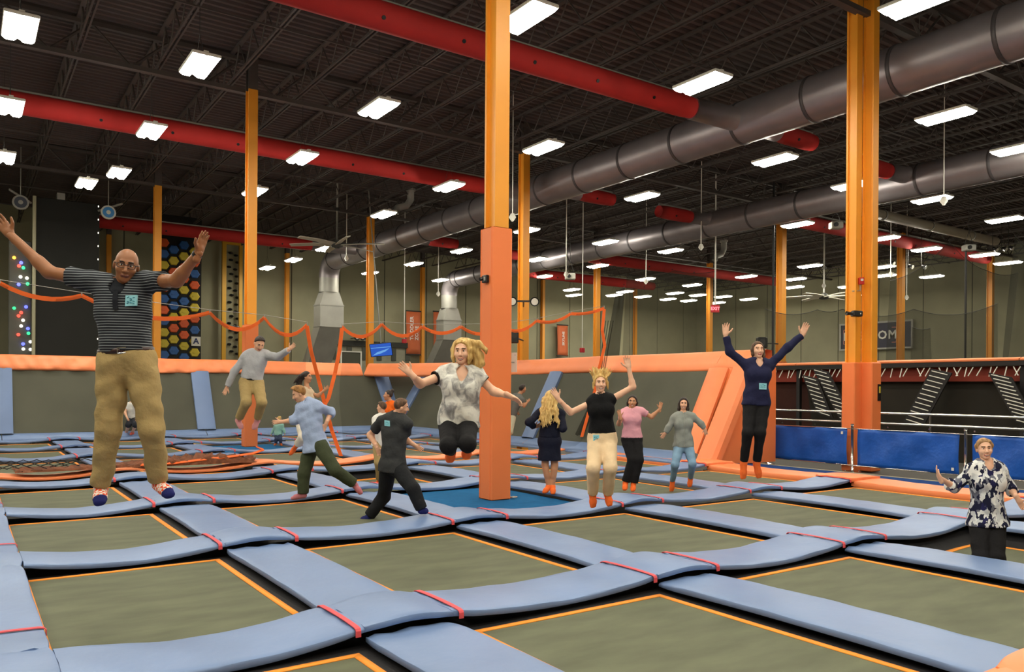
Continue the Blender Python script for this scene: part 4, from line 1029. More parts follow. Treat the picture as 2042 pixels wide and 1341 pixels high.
class Field:
    def __init__(s, lo, hi, h):
        s.h = h; s.org = np.array(lo, float); n = np.ceil((np.array(hi)-s.org)/h).astype(int)+1
        s.F = np.full(n, .25, np.float64); s.n = n
        s.ax = [s.org[q]+h*np.arange(n[q]) for q in range(3)]
    def block(s, lo, hi):
        a = np.maximum(0, np.floor((np.array(lo)-s.org)/s.h).astype(int)); b = np.minimum(s.n, np.ceil((np.array(hi)-s.org)/s.h).astype(int)+1)
        if (b-a < 2).any(): return None, None
        sl = tuple(slice(a[q], b[q]) for q in range(3))
        X, Y, Z = np.meshgrid(*[s.ax[q][sl[q]] for q in range(3)], indexing='ij')
        return sl, np.stack([X, Y, Z], -1)
    def merge(s, sl, d, k, sub=False):
        f = s.F[sl]
        if sub:
            d = -d; h = np.clip(.5-.5*(f-d)/k, 0, 1) if k > 0 else None
            s.F[sl] = np.maximum(f, d) if k <= 0 else f*(1-h)+d*h+k*h*(1-h)
        elif k <= 0: s.F[sl] = np.minimum(f, d)
        else:
            h = np.clip(.5+.5*(f-d)/k, 0, 1); s.F[sl] = f*(1-h)+d*h-k*h*(1-h)
    def cone(s, a, b, ra, rb, k=.02, flat=None, cuts=(), sub=False, noise=0.0, seed=0.0):
        """tapered limb a->b; flat=(axis vector, factor) squashes the section along axis; cuts=[(point, normal)] keeps the side n.x<0"""
        a, b = np.array(a, float), np.array(b, float); r = max(ra, rb)*1.15+.05+k
        sl, P = s.block(np.minimum(a, b)-r, np.maximum(a, b)+r)
        if sl is None: return
        ab = b-a; L2 = ab@ab+1e-12
        q = P-a; t = np.clip((q@ab)/L2, 0, 1); w = q-t[..., None]*ab
        if flat is not None:
            ax, fc = flat; comp = w@ax; w = w+(fc-1)*comp[..., None]*ax
        d = np.sqrt((w*w).sum(-1))-(ra+(rb-ra)*t)
        if noise: d = d+noise*s.wr(P, seed)
        for p, n in cuts: d = np.maximum(d, (P-np.array(p))@np.array(n))
        s.merge(sl, d, k, sub)
    def wr(s, P, sd):
        x, y, z = P[..., 0], P[..., 1], P[..., 2]
        return (np.sin(x*23+y*9+z*31+sd)+np.sin(-x*14+y*21+z*47+sd*2)*.7+np.sin(x*41-y*33+z*17+sd*3)*.5)*.5
    def ell(s, c, R, rad, k=.015, sub=False):
        """ellipsoid, R rows = axes"""
        c = np.array(c, float); rad = np.array(rad, float); r = rad.max()+.04+k
        sl, P = s.block(c-r, c+r)
        if sl is None: return
        q = (P-c)@np.array(R).T/rad; n = np.sqrt((q*q).sum(-1))+1e-9
        g = np.sqrt(((q/rad)**2).sum(-1))+1e-9
        s.merge(sl, n*(n-1)/g, k, sub)
    def cut(s, p, n):
        X, Y, Z = np.meshgrid(*s.ax, indexing='ij'); d = (X-p[0])*n[0]+(Y-p[1])*n[1]+(Z-p[2])*n[2]
        s.F = np.maximum(s.F, d)
    def mesh(s):
        return surface_net(s.F, s.org, s.h)
def unit(v): return np.array(v, float)/(np.linalg.norm(v)+1e-9)
def smooth_obj(name, parts, mats, parent, base):
    """parts: list of (V,Q,matindex array or int) joined in one mesh object"""
    vs, fs, ms = [], [], []; o = 0
    for V, Q, m in parts:
        vs.append(V-base); fs.append(Q+o); ms.append(np.full(len(Q), m) if np.isscalar(m) else m); o += len(V)
    V = np.concatenate(vs); Q = np.concatenate(fs); M = np.concatenate(ms)
    me = bpy.data.meshes.new(name); me.from_pydata(V.tolist(), [], Q.tolist())
    for m in mats: me.materials.append(m)
    me.polygons.foreach_set('material_index', M.astype(np.int32)); me.polygons.foreach_set('use_smooth', np.ones(len(Q), bool)); me.update()
    ob = bpy.data.objects.new(name, me); COL.objects.link(ob); ob.parent = parent; return ob

SKIN = {'light': mat('skin_light', srgb(226, 172, 140), .5, var=.05, vscale=8, spec=.35), 'fair': mat('skin_fair', srgb(232, 182, 152), .5, var=.05, vscale=8, spec=.35),
        'brown': mat('skin_brown', srgb(150, 98, 64), .45, var=.06, vscale=8, spec=.4), 'tan': mat('skin_tan', srgb(196, 138, 100), .5, var=.05, vscale=8)}
lip_m = mat('lips', srgb(176, 84, 78), .45); lip_d = mat('lips_brown', srgb(120, 66, 54), .45); tooth = mat('teeth', srgb(236, 230, 216), .35)
eye_w = mat('eye_white', srgb(222, 218, 210), .3); eye_d = mat('eye_dark', srgb(34, 26, 22), .25)

class Person:
    def __init__(s, name, label, d, j, ty=0, face=None, S=1.0, sex='m', skin='light', h=.013, cat='person'):
        """d depth; j joints in photo pixels; ty torso heading (0 = towards the camera, 90 = to image right); S size factor"""
        s.d, s.S, s.sex, s.h, s.skin = d, S, sex, h, skin
        th = math.radians(ty); s.front = unit(-CAM_F*math.cos(th)+CAM_R*math.sin(th))
        s.lat = unit(CAM_R*math.cos(th)+CAM_F*math.sin(th))      # the person's own left
        sg = 1.0 if math.cos(th) >= -1e-6 else -1.0
        right_dir = s.lat*sg                                    # towards image right
        J = {}
        def at(key, depth): J[key] = atD(j[key][0], j[key][1], depth); return J[key]
        dz = lambda key: (j[key][2] if len(j[key]) > 2 else 0)
        at('hip', d); at('neck', d-dz('neck')); at('head', d-dz('neck')-dz('head'))
        k_sh = right_dir@CAM_F*.17*S
        nd = d-dz('neck')
        at('Ls', nd-k_sh-dz('Ls')); at('Rs', nd+k_sh-dz('Rs'))
        def child(key, par, L):
            pd = (J[par])@CAM_F
            p0 = atD(j[key][0], j[key][1], pd); l2 = np.linalg.norm(p0-J[par]); sgn = dz(key)
            if l2 < L*S and sgn: J[key] = atD(j[key][0], j[key][1], pd-sgn*math.sqrt((L*S)**2-l2**2))
            else: J[key] = p0
        up_a, fo_a, hand = (.30, .26, .18) if sex == 'm' else (.28, .24, .165)
        for c in 'LR':
            child(c+'e', c+'s', up_a); child(c+'w', c+'e', fo_a); child(c+'h', c+'w', hand)
        kh = right_dir@CAM_F*.09*S
        for c, q in (('L', -1), ('R', 1)):
            J[c+'j'] = atD(j[c+'j'][0], j[c+'j'][1], d+q*kh) if c+'j' in j else J['hip']+right_dir*q*.09*S
            child(c+'k', c+'j', .43); child(c+'a', c+'k', .41); child(c+'t', c+'a', .17)
        s.J = J; s.up = unit(J['neck']-J['hip'])
        s.lat3 = unit(J['Rs']-J['Ls']); 
        s.fr = unit(np.cross(s.up, s.lat3)); 
        if s.fr@s.front < 0: s.fr = -s.fr
        s.lat3 = unit(np.cross(s.fr, s.up))
        if s.lat3@right_dir < 0: s.lat3 = -s.lat3
        fy, fp = face if face is not None else (ty, 0); fy, fp = math.radians(fy), math.radians(fp)
        s.fd = unit((-CAM_F*math.cos(fy)+CAM_R*math.sin(fy))*math.cos(fp)+UP*math.sin(fp))
        hu = unit(J['head']-J['neck']+UP*.06); s.hl = unit(np.cross(hu, s.fd)); s.hu = unit(np.cross(s.fd, s.hl))
        allp = np.array(list(J.values())); s.lo, s.hi = allp.min(0)-.28, allp.max(0)+.28
        feet = (J['Lt']+J['Rt'])/2; s.base = np.array([feet[0], feet[1], min(J['Lt'][2], J['Rt'][2])-.03])
        s.root = thing(name, label, cat, s.base)
    # ---- body
    def torso(s, f, e=0.0, k=.05, lo=0, noise=0.0, cuts=(), belly=0.0, bust=True, shoulders=True):
        J, S = s.J, s.S; H, N = J['hip'], J['neck']; m = s.sex == 'm'
        fl = (s.fr, 1.45); T = N-H; lat = s.lat3
        w_h, w_w, w_c = ((.155, .142, .165) if m else (.158, .118, .145))
        def cap(p, hw, r):    # sideways capsule = flattened section
            f.cone(p-lat*(hw-r)*S, p+lat*(hw-r)*S, r*S+e, r*S+e, k=k, cuts=cuts, noise=noise)
        cap(H+s.up*.0, w_h+.01, .108); cap(H+T*.22, w_h-.008, .105+belly*.5)
        cap(H+T*.42, w_w, .098+belly); cap(H+T*.60, w_w+.012, .098+belly*.6)
        cap(H+T*.74, w_c, .102); cap(H+T*.90, w_c-.012, .078)
        if bust and not m:
            for q in (-1, 1): f.ell(H+T*.70+lat*q*.075*S+s.fr*.075*S, np.stack([lat, s.fr, s.up]), np.array([.065, .06, .065])*S+e, k=k)
        if shoulders:
            for c in 'LR': f.cone(N+s.up*.035*S, J[c+'s']*.9+N*.1+s.up*.012*S, .042*S+e*.6, .040*S+e, k=k, cuts=cuts, noise=noise)
            for c in 'LR': f.cone(H+T*.92, J[c+'s'], .066*S+e, (.052 if m else .043)*S+e, k=k, cuts=cuts, noise=noise)
    def leg(s, f, c, e=(0, 0, 0), k=.03, upto='a', noise=0.0, frac=1.0, seed=0.0):
        J, S = s.J, s.S; r = (.088, .056, .040) if s.sex == 'm' else (.086, .054, .036)
        hj, kn, an = J[c+'j'], J[c+'k'], J[c+'a']
        f.cone(hj, kn, r[0]*S+e[0], r[1]*S+e[1], k=k, noise=noise, seed=seed)
        if upto == 'k': return
        end = kn+(an-kn)*frac; d = unit(an-kn)
        re = (r[1]+(r[2]-r[1])*frac)*S+e[2]
        f.cone(kn, end, r[1]*S+e[1], re, k=k, noise=noise, seed=seed+1, cuts=[(end+d*.005, d)] if e[2] else ())
        if not e[2]:
            cf = unit(np.cross(np.cross(d, s.front), d)) if abs(d@s.front) < .95 else s.front
            f.cone(kn+(an-kn)*.2-cf*.018*S, kn+(an-kn)*.5-cf*.012*S, .046*S, .038*S, k=k)
    def foot(s, f, c, e=0.0, k=.015):
        J, S = s.J, s.S; a, t = J[c+'a'], J[c+'t']; d = unit(t-a); sd = unit(np.cross(d, s.lat3)) 
        heel = a-UP*.02*S
        f.cone(a, heel-s.front*.02*S, .036*S+e, .036*S+e, k=k); f.cone(heel, a+(t-a)*.62, .038*S+e, .036*S+e, k=k)
        f.cone(a+(t-a)*.55-s.lat3*.015*S, t-d*.02*S-s.lat3*.014*S, .026*S+e, .020*S+e, k=k); f.cone(a+(t-a)*.55+s.lat3*.015*S, t-d*.025*S+s.lat3*.014*S, .026*S+e, .018*S+e, k=k)
    def arm(s, f, c, e=(0, 0, 0), k=.02):
        J, S = s.J, s.S; r = (.053, .042, .029) if s.sex == 'm' else (.043, .036, .025)
        f.cone(J[c+'s'], J[c+'e'], r[0]*S+e[0], r[1]*S+e[1], k=k); f.cone(J[c+'e'], J[c+'w'], r[1]*S+e[1], r[2]*S+e[2], k=k)
        m = J[c+'e']+(J[c+'w']-J[c+'e'])*.28; f.cone(J[c+'e'], m, r[1]*S*1.02+e[1], r[1]*S*1.04+e[1], k=k)
    def hand(s, c, spread=.34, curl=.25, pn=None, thumb_up=None):
        J, S = s.J, s.S; w, t = J[c+'w'], J[c+'h']; d = unit(t-w)
        pn = unit(pn if pn is not None else -CAM_F); pn = unit(pn-d*(pn@d)); sd = unit(np.cross(d, pn))
        if thumb_up is None: thumb_up = UP+(CAM_R if c == 'L' else -CAM_R)*.6
        if sd@thumb_up < 0: sd = -sd
        L = np.linalg.norm(t-w); L = min(max(L, .15*S), .20*S)/.185
        f = Field(np.minimum(w, w+d*.2)-.13*S, np.maximum(w, w+d*.2)+.13*S, .0058*max(1, s.d/9))
        f.cone(w-d*.05*L, w+d*.03*L, .027*S, .027*S, k=.01, flat=(pn, 1.2))
        for q in (-.030, -.010, .010, .030): f.cone(w+d*.02*L+sd*q*.6*L, w+d*.088*L+sd*q*L, .017*L, .0125*L, k=.012)
        lens = {.030: .068, .010: .078, -.010: .073, -.030: .056}
        for i, (q, ln) in enumerate(sorted(lens.items())):
            fd = unit(d+sd*(q/.03)*spread*.42); b = w+d*.088*L+sd*q*L; c1 = unit(fd+pn*curl*.6); c2 = unit(fd+pn*curl*1.9)
            m = b+c1*ln*.52*L; e_ = m+c2*ln*.48*L
            f.cone(b, m, .0105*L, .0092*L, k=.004); f.cone(m, e_, .0092*L, .0072*L, k=.003)
        b = w+d*.03*L+sd*.028*L; m = b+unit(d*.62+sd*.8+pn*.2)*.048*L; e_ = m+unit(d*.85+sd*.5+pn*.25)*.036*L
        f.cone(b, m, .0145*L, .0115*L, k=.006); f.cone(m, e_, .0112*L, .0085*L, k=.003)
        return f.mesh()
    def headmesh(s, smile=1.0, ears=True, brow=None, eyes=True):
        S = s.S; c = s.J['head']; hl, fd, hu = s.hl, s.fd, s.hu; R = np.stack([hl, fd, hu]); m = s.sex == 'm'
        K = .93*S*(1.0 if m else .96)
        if S < .7: K = S*1.25
        s.K = K
        f = Field(c-.20*K-.03, c+.20*K+.03, .0055*max(1, s.d/8))
        at = lambda x, y, z: c+(hl*x+fd*y+hu*z)*K
        f.ell(at(0, -.012, .028), R, np.array([.077, .098, .092])*K, k=.01)
        f.ell(at(0, .022, -.035), R, np.array([.062, .070, .082])*K, k=.03)
        f.ell(at(0, .062, -.098), R, np.array([.026, .024, .022])*K, k=.03)      # chin
        for q in (-1, 1):
            f.ell(at(q*.040, .058, -.028), R, np.array([.026, .026, .022])*K, k=.02)   # cheek
            f.ell(at(q*.032, .092, .012), R, np.array([.020, .018, .013])*K, k=.012, sub=True)  # socket
            if ears:
                f.ell(at(q*.080, -.010, -.008), R, np.array([.010, .020, .032])*K, k=.006)
        f.cone(at(0, .088, .022), at(0, .112, -.028), .008*K, .0135*K, k=.010)     # nose
        for q in (-1, 1): f.ell(at(q*.012, .096, -.034), R, np.array([.010, .011, .008])*K, k=.006)
        f.cone(at(-.035, .080, .034), at(.035, .080, .034), .010*K, .010*K, k=.014)   # brow ridge
        f.ell(at(0, .088, -.064), R, np.array([.028, .012, .009])*K, k=.008)
        N = s.J['neck']; r = .052 if m else .043
        f.cone(c+(hu*-.06-fd*.012)*K, N-s.up*.03*S, r*S, (r+.008)*S, k=.025)
        V, Q = f.mesh(); C = V[Q].mean(1)-c
        x, y, z = (C@hl)/K, (C@fd)/K, (C@hu)/K
        mi = np.zeros(len(Q), int)
        if s.d < 20:
            curve = -.064-.010*smile+np.abs(x)**2*14*smile
            lip = (np.abs(x) < .029) & (y > .06) & (np.abs(z-curve) < .0105); mi[lip] = 1
            if smile > .6: mi[(np.abs(x) < .021) & (y > .06) & (np.abs(z-curve-.001) < .0045)] = 2
            bz = .036-.25*np.abs(np.abs(x)-.030); mi[(np.abs(np.abs(x)-.031) < .019) & (y > .05) & (np.abs(z-bz) < .0055)] = 3
        parts = [(V, Q, mi)]
        if eyes:
            for q in (-1, 1):
                g = Field(at(q*.031, .074, .010)-.02*K, at(q*.031, .074, .010)+.02*K, .0026*max(1, s.d/8))
                g.ell(at(q*.031, .0735, .010), R, np.array([.0130, .0095, .0064])*K, k=0)
                V2, Q2 = g.mesh()
                if len(Q2):
                    C2 = V2[Q2].mean(1)-at(q*.031, .074, .010); rr = np.hypot(C2@hl, C2@hu)/K
                    parts.append((V2, Q2, np.where(rr < .0058, 5, 4)))
        return parts
    def body(s, bare_legs=False, smile=1.0, brow=None, ears=True, handopt=None, slim=-.006):
        f = Field(s.lo, s.hi, s.h)
        s.torso(f, slim)
        for c in 'LR': s.leg(f, c); s.foot(f, c); s.arm(f, c)
        f.cone(s.J['neck']-s.up*.08*s.S, s.J['neck']+(s.J['head']-s.J['neck'])*.4, .06*s.S, .045*s.S, k=.03)
        V, Q = f.mesh(); parts = [(V, Q, 0)]
        parts += s.headmesh(smile, ears)
        ho = handopt or {}
        for c in 'LR':
            V, Q = s.hand(c, **ho.get(c, {})); parts.append((V, Q, 0))
        dk = s.skin in ('brown',)
        return smooth_obj('body', parts, [SKIN[s.skin], lip_d if dk else lip_m, tooth, brow or eye_d, eye_w, eye_d], s.root, s.base)
    # ---- clothes
    def cloth(s, name, m, build, h=None):
        f = Field(s.lo, s.hi, h or s.h); build(f); V, Q = f.mesh()
        return smooth_obj(name, [(V, Q, 0)], [m], s.root, s.base)
    def sleeve(s, f, c, frac_u=1.0, frac_f=0.0, e=(.014, .016, .016), noise=.003):
        J, S = s.J, s.S; r = (.053, .042, .029) if s.sex == 'm' else (.043, .036, .025)
        a, el, w = J[c+'s'], J[c+'e'], J[c+'w']; d = unit(el-a); end = a+(el-a)*frac_u
        cut = [(end, d)] if frac_u < 1 else []
        f.cone(a, end, r[0]*S+e[0], (r[0]+(r[1]-r[0])*frac_u)*S+e[1], k=.03, cuts=cut, noise=noise)
        if frac_f > 0:
            d2 = unit(w-el); end = el+(w-el)*frac_f
            f.cone(el, end, r[1]*S+e[1], (r[1]+(r[2]-r[1])*frac_f)*S+e[2], k=.025, cuts=[(end, d2)], noise=noise)
    def top(s, m, su=.5, sf=0.0, hem=.02, e=.018, loose=.0, noise=.004, neck=.965, name='shirt', belly=0.0, ends=(.014, .016, .016), flare=0.0, vneck=0.0):
        """hem: distance of the hem below the hip joint line along the trunk"""
        def b(f):
            s.torso(f, e+.0, k=.05, noise=noise, belly=belly+loose)
            H = s.J['hip']
            if hem > .03:
                f.cone(H-s.up*hem*.98-s.lat3*(.05)*s.S, H-s.up*hem*.98+s.lat3*.05*s.S, .112*s.S+e+flare, .112*s.S+e+flare, k=.05, noise=noise)
                f.cone(H+s.lat3*.04*s.S, H-s.up*hem*.98+s.lat3*.05*s.S, .112*s.S+e, .112*s.S+e+flare, k=.05, noise=noise); f.cone(H-s.lat3*.04*s.S, H-s.up*hem*.98-s.lat3*.05*s.S, .112*s.S+e, .112*s.S+e+flare, k=.05, noise=noise)
            f.cut(H-s.up*hem, -s.up)
            f.cut(s.J['neck']+s.up*(neck-.965+.16), s.up)
            for c in 'LR':
                if su > 0: s.sleeve(f, c, su, sf, ends, noise)
            n = s.J['neck']; f.cone(n-s.up*(.03 if s.sex == 'm' else .055)*s.S+s.fr*.035*s.S, n+s.up*.08*s.S, .048*s.S, (.056 if s.sex == 'm' else .072)*s.S, k=.0, sub=True)
            if vneck: f.cone(n+s.fr*.09*s.S, n+s.fr*.15*s.S-s.up*vneck*s.S, .055*s.S, .010*s.S, k=.0, sub=True)
        return s.cloth(name, m, b)
    def pants(s, m, frac=.93, e=(.022, .024, .026), waist=.06, noise=.004, name='trousers'):
        def b(f):
            H = s.J['hip']; S = s.S
            for z, r in ((.0, .112), (.07, .104)): f.cone(H+s.up*z*S-s.lat3*.055*S, H+s.up*z*S+s.lat3*.055*S, r*S+e[0]*.5, r*S+e[0]*.5, k=.04, noise=noise)
            f.cut(H+s.up*waist*S, s.up)
            for c in 'LR':
                s.leg(f, c, e, k=.03, noise=noise, frac=frac, seed=3 if c == 'L' else 7)
        return s.cloth(name, m, b)
    def socks(s, m, top=.22, e=.006, bare=False):
        for c in 'LR':
            f = Field(np.minimum(s.J[c+'a'], s.J[c+'t'])-.16, np.maximum(s.J[c+'a'], s.J[c+'t'])+.16, min(s.h, .0105))
            s.foot(f, c, e); a, k = s.J[c+'a'], s.J[c+'k']; up = unit(k-a); end = a+(k-a)*top
            f.cone(a, end, .040*s.S+e*.6, .040*s.S+e, k=.015, cuts=[(end, up)])
            V, Q = f.mesh(); smooth_obj('sock', [(V, Q, 0)], [m], s.root, s.base)
    def hair_field(s, h=None):
        c = s.J['head']; r = .34*s.S+.1
        return Field(c-r, c+r, h or .0075*max(1, s.d/9))
    def hair_short(s, m, e=.008, top=.02, back=-.05, front=.062):
        c, K, hl, fd, hu = s.J['head'], s.K, s.hl, s.fd, s.hu; f = s.hair_field(); R = np.stack([hl, fd, hu])
        f.ell(c+(fd*-.014+hu*.034)*K, R, np.array([.077, .098, .092])*K+e, k=.01)
        f.ell(c+(fd*.03+hu*(.085+top*.4))*K, R, np.array([.058, .055, .03])*K+top*.3, k=.02)
        # keep the cap above a line from the forehead down to the nape
        n = unit(fd*.80-hu*.62); f.cut(c+(fd*front*.45+hu*.056)*K, n)
        f.cut(c+hu*back*K, -hu)
        V, Q = f.mesh(); return smooth_obj('hair', [(V, Q, 0)], [m], s.root, s.base)
    def hair_long(s, m, locks, e=.012, front=.045, fringe=True, k=.018, res=.0085):
        """locks: list of (points in head frame [x,y,z], radii)"""
        c, K, hl, fd, hu = s.J['head'], s.K, s.hl, s.fd, s.hu
        lo, hi = c-.22, c+.22
        at = lambda p: c+(hl*p[0]+fd*p[1]+hu*p[2])*K
        W = []
        for pts, rs in locks:
            w = [at(p) for p in pts]; W.append((w, rs))
            for p in w: lo = np.minimum(lo, p-.07); hi = np.maximum(hi, p+.07)
        f = Field(lo, hi, res*max(1, s.d/9)); R = np.stack([hl, fd, hu])
        f.ell(c+(fd*-.016+hu*.036)*K, R, np.array([.078, .098, .093])*K+e, k=.01)
        n = unit(fd*.86-hu*.50); f.cut(c+(fd*front+hu*.058)*K, n)
        for w, rs in W:
            for i in range(len(w)-1): f.cone(w[i], w[i+1], rs[i]*K, rs[i+1]*K, k=k)
        V, Q = f.mesh(); return smooth_obj('hair', [(V, Q, 0)], [m], s.root, s.base)
    def collar(s, m, g=1.0):
        f = s.hair_field(.008*max(1, s.d/9)); n = s.J['neck']; S = s.S
        f.cone(n-s.up*.035*S+s.fr*.012*S, n+s.up*.030*S, .088*S*g, .066*S*g, k=0); f.cone(n-s.up*.06*S, n+s.up*.09*S, .055*S, .055*S, k=0, sub=True)
        for q in (-1, 1): f.cone(n+s.fr*.075*S+s.lat3*q*.02*S-s.up*.02*S, n+s.fr*.105*S+s.lat3*q*.06*S-s.up*.07*S, .016*S, .008*S, k=.01)
        V, Q = f.mesh(); return smooth_obj('collar', [(V, Q, 0)], [m], s.root, s.base)
    def badge(s, m, u, v, back=False, w=.045, hgt=.03, tilt=0.0, out=.135, name='name_tag'):
        """flat sticker on the trunk: u sideways to image right, v share of hip->neck"""
        p = s.J['hip']+(s.J['neck']-s.J['hip'])*v+s.lat3*u
        fr = s.fr*(-1 if back else 1); up = unit(s.up+s.lat3*tilt)
        c = p+fr*out*s.S
        mb = MB(); lat = s.lat3
        q = [c-lat*w-up*hgt, c+lat*w-up*hgt, c+lat*w+up*hgt, c-lat*w+up*hgt]
        vs = [x-s.base for x in q]+[x-fr*.02-s.base for x in q]
        fs = [(0,1,2,3), (7,6,5,4), (0,4,5,1), (1,5,6,2), (2,6,7,3), (3,7,4,0)]
        o = mb.add(vs, fs).build(name, m, s.root)
        # hand-written lines
        mb = MB(); rg = random.Random(int(abs(u)*1000)+3)
        for r in (-.45, .0, .45):
            for k in range(3):
                a = c+up*hgt*(r+rg.uniform(-.1, .1))+lat*w*(-.7+k*.5); b = a+lat*w*.35+up*hgt*rg.uniform(-.25, .25)
                mb.tube([a+fr*.002-s.base, b+fr*.002-s.base], .003, 4)
        mb.build('handwriting', mat('ink_teal', srgb(60, 140, 160), .6), o)
        return o

def fabric(name, col, rough=.85, var=.06, vs=6, bump=.25, bs=25): return mat(name, col, rough, var=var, vscale=vs, bump=bump, bscale=bs, spec=.2)
sock_orange = fabric('sock_orange', srgb(246, 112, 50), bs=80)
tag_blue = mat('tag_blue', srgb(150, 214, 226), .5)
black_cloth = fabric('cloth_black', srgb(22, 21, 23)); khaki = fabric('cloth_khaki', srgb(170, 146, 98), bs=13, bump=.6)
navy = fabric('cloth_navy', srgb(34, 36, 66)); white_cloth = fabric('cloth_white', srgb(224, 222, 216))
def hair_mat(name, c1, c2, sc=(1, 1, .18)):
    return mat(name, c1, .6, var=.3, vscale=38, bump=.6, bscale=55, stretch=sc, col2=c2)
blond = hair_mat('hair_blond', srgb(176, 128, 58), srgb(240, 206, 132)); dark_hair = hair_mat('hair_dark', srgb(22, 16, 14), srgb(58, 42, 34))
brown_hair = hair_mat('hair_brown', srgb(62, 42, 28), srgb(112, 78, 50)); ginger = hair_mat('hair_ginger', srgb(120, 78, 36), srgb(190, 136, 70))
# ------------------------------------------------------------------ special cloths
def node_mat(name, rough=.85):
    m = bpy.data.materials.new(name); m.use_nodes = True; nt = m.node_tree; P = nt.nodes['Principled BSDF']
    P.inputs['Roughness'].default_value = rough; P.inputs['Specular IOR Level'].default_value = .2
    tc = nt.nodes.new('ShaderNodeTexCoord'); MATS[name] = m
    n = nt.nodes.new('ShaderNodeTexNoise'); n.inputs['Scale'].default_value = 22; nt.links.new(tc.outputs['Object'], n.inputs['Vector'])
    b = nt.nodes.new('ShaderNodeBump'); b.inputs['Strength'].default_value = .3; b.inputs['Distance'].default_value = .02
    nt.links.new(n.outputs['Fac'], b.inputs['Height']); nt.links.new(b.outputs[0], P.inputs['Normal'])
    return m, nt, P, tc
def ramp(nt, fac, stops, const=False):
    r = nt.nodes.new('ShaderNodeValToRGB'); e = r.color_ramp.elements
    if const: r.color_ramp.interpolation = 'CONSTANT'
    while len(e) < len(stops): e.new(.5)
    for q, (p, c) in zip(e, stops): q.position = p; q.color = c
    nt.links.new(fac, r.inputs[0]); return r
m, nt, P, tc = node_mat('polo_stripes')
w = nt.nodes.new('ShaderNodeTexWave'); w.bands_direction = 'Z'; w.inputs['Scale'].default_value = 17.0; w.inputs['Distortion'].default_value = .5; w.inputs['Detail Scale'].default_value = .6
nt.links.new(tc.outputs['Object'], w.inputs['Vector']); r = ramp(nt, w.outputs['Fac'], [(0, srgb(34, 36, 42)), (.76, srgb(34, 36, 42)), (.88, srgb(132, 138, 142))])
nt.links.new(r.outputs[0], P.inputs['Base Color']); polo_stripes = m
m, nt, P, tc = node_mat('floral')
n = nt.nodes.new('ShaderNodeTexVoronoi'); n.inputs['Scale'].default_value = 26; mp = nt.nodes.new('ShaderNodeMapping'); mp.inputs['Scale'].default_value = (1, 1, .6)
d_ = nt.nodes.new('ShaderNodeTexNoise'); d_.inputs['Scale'].default_value = 14; d_.inputs['Detail'].default_value = 3
ad = nt.nodes.new('ShaderNodeMixRGB'); ad.inputs[0].default_value = .12
nt.links.new(tc.outputs['Object'], mp.inputs[0]); nt.links.new(mp.outputs[0], ad.inputs[1]); nt.links.new(d_.outputs['Color'], ad.inputs[2]); nt.links.new(mp.outputs[0], d_.inputs['Vector']); nt.links.new(ad.outputs[0], n.inputs['Vector'])
sx = nt.nodes.new('ShaderNodeSeparateColor'); nt.links.new(n.outputs['Color'], sx.inputs[0])
r = ramp(nt, sx.outputs[0], [(0, srgb(28, 30, 54)), (.30, srgb(204, 206, 208)), (.50, srgb(110, 112, 124)), (.62, srgb(36, 36, 78)), (.72, srgb(226, 226, 224))], True)
nt.links.new(r.outputs[0], P.inputs['Base Color']); floral = m
m, nt, P, tc = node_mat('mottled')
n = nt.nodes.new('ShaderNodeTexNoise'); n.inputs['Scale'].default_value = 9; n.inputs['Detail'].default_value = 5; n.inputs['Distortion'].default_value = 1.2
nt.links.new(tc.outputs['Object'], n.inputs['Vector']); r = ramp(nt, n.outputs['Fac'], [(.36, srgb(140, 138, 138)), (.56, srgb(226, 224, 216))]); nt.links.new(r.outputs[0], P.inputs['Base Color']); mottled = m
m, nt, P, tc = node_mat('check_sock')
n = nt.nodes.new('ShaderNodeTexChecker'); n.inputs['Scale'].default_value = 46; n.inputs[1].default_value = srgb(236, 90, 52); n.inputs[2].default_value = srgb(240, 226, 214)
nt.links.new(tc.outputs['Object'], n.inputs['Vector']); nt.links.new(n.outputs['Color'], P.inputs['Base Color']); check_sock = m
toe_navy = fabric('toe_navy', srgb(34, 38, 96))

# ------------------------------------------------------------------ a: man in striped polo, high jump
A = Person('person', 'bald man in striped polo and khaki trousers jumping high with both arms raised', 5.6,
  dict(hip=(253, 722), neck=(243, 577), head=(252, 530, .05), Ls=(186, 562), Rs=(294, 562), Le=(98, 543, 0), Lw=(22, 470, 0), Lh=(-10, 428, 0), Re=(352, 560, 1), Rw=(396, 505, 1), Rh=(411, 456, 0),
       Lj=(228, 728), Rj=(280, 728), Lk=(216, 858, 1), La=(201, 972, -1), Lt=(199, 1006, 1), Rk=(303, 856, 1), Ra=(316, 962, -1), Rt=(340, 990, 1)), ty=6, face=(24, -14), S=1.02, skin='brown', h=.0105)
A.body(smile=.6, handopt={'L': dict(spread=.3, pn=-CAM_F), 'R': dict(pn=CAM_R-CAM_F*.4, curl=.15, spread=.2)})
A.top(polo_stripes, su=.56, hem=-.068, e=.020, belly=.018, noise=.005, vneck=.05, ends=(.016, .026, .03))
A.pants(khaki, frac=.95, e=(.028, .026, .028), waist=.072, noise=.009)
H = A.J['hip']+A.up*.073
def ring_band(p, name, m, H, r_lat, r_fr, half, seg=28, off=0.0, up=None):
    up = p.up if up is None else up; rows = []
    for i in range(seg+1):
        a = 2*math.pi*i/seg; c = H+p.lat3*math.cos(a)*r_lat+p.fr*math.sin(a)*r_fr-p.base
        o = unit(p.lat3*math.cos(a)/r_lat+p.fr*math.sin(a)/r_fr)*.006
        rows.append([c-up*half, c-up*half+o, c+up*half+o, c+up*half])
    return MB().grid(rows).build(name, m, p.root, True)
belt = ring_band(A, 'belt', mat('belt_leather', srgb(52, 26, 20), .4), H, .182, .132, .019)
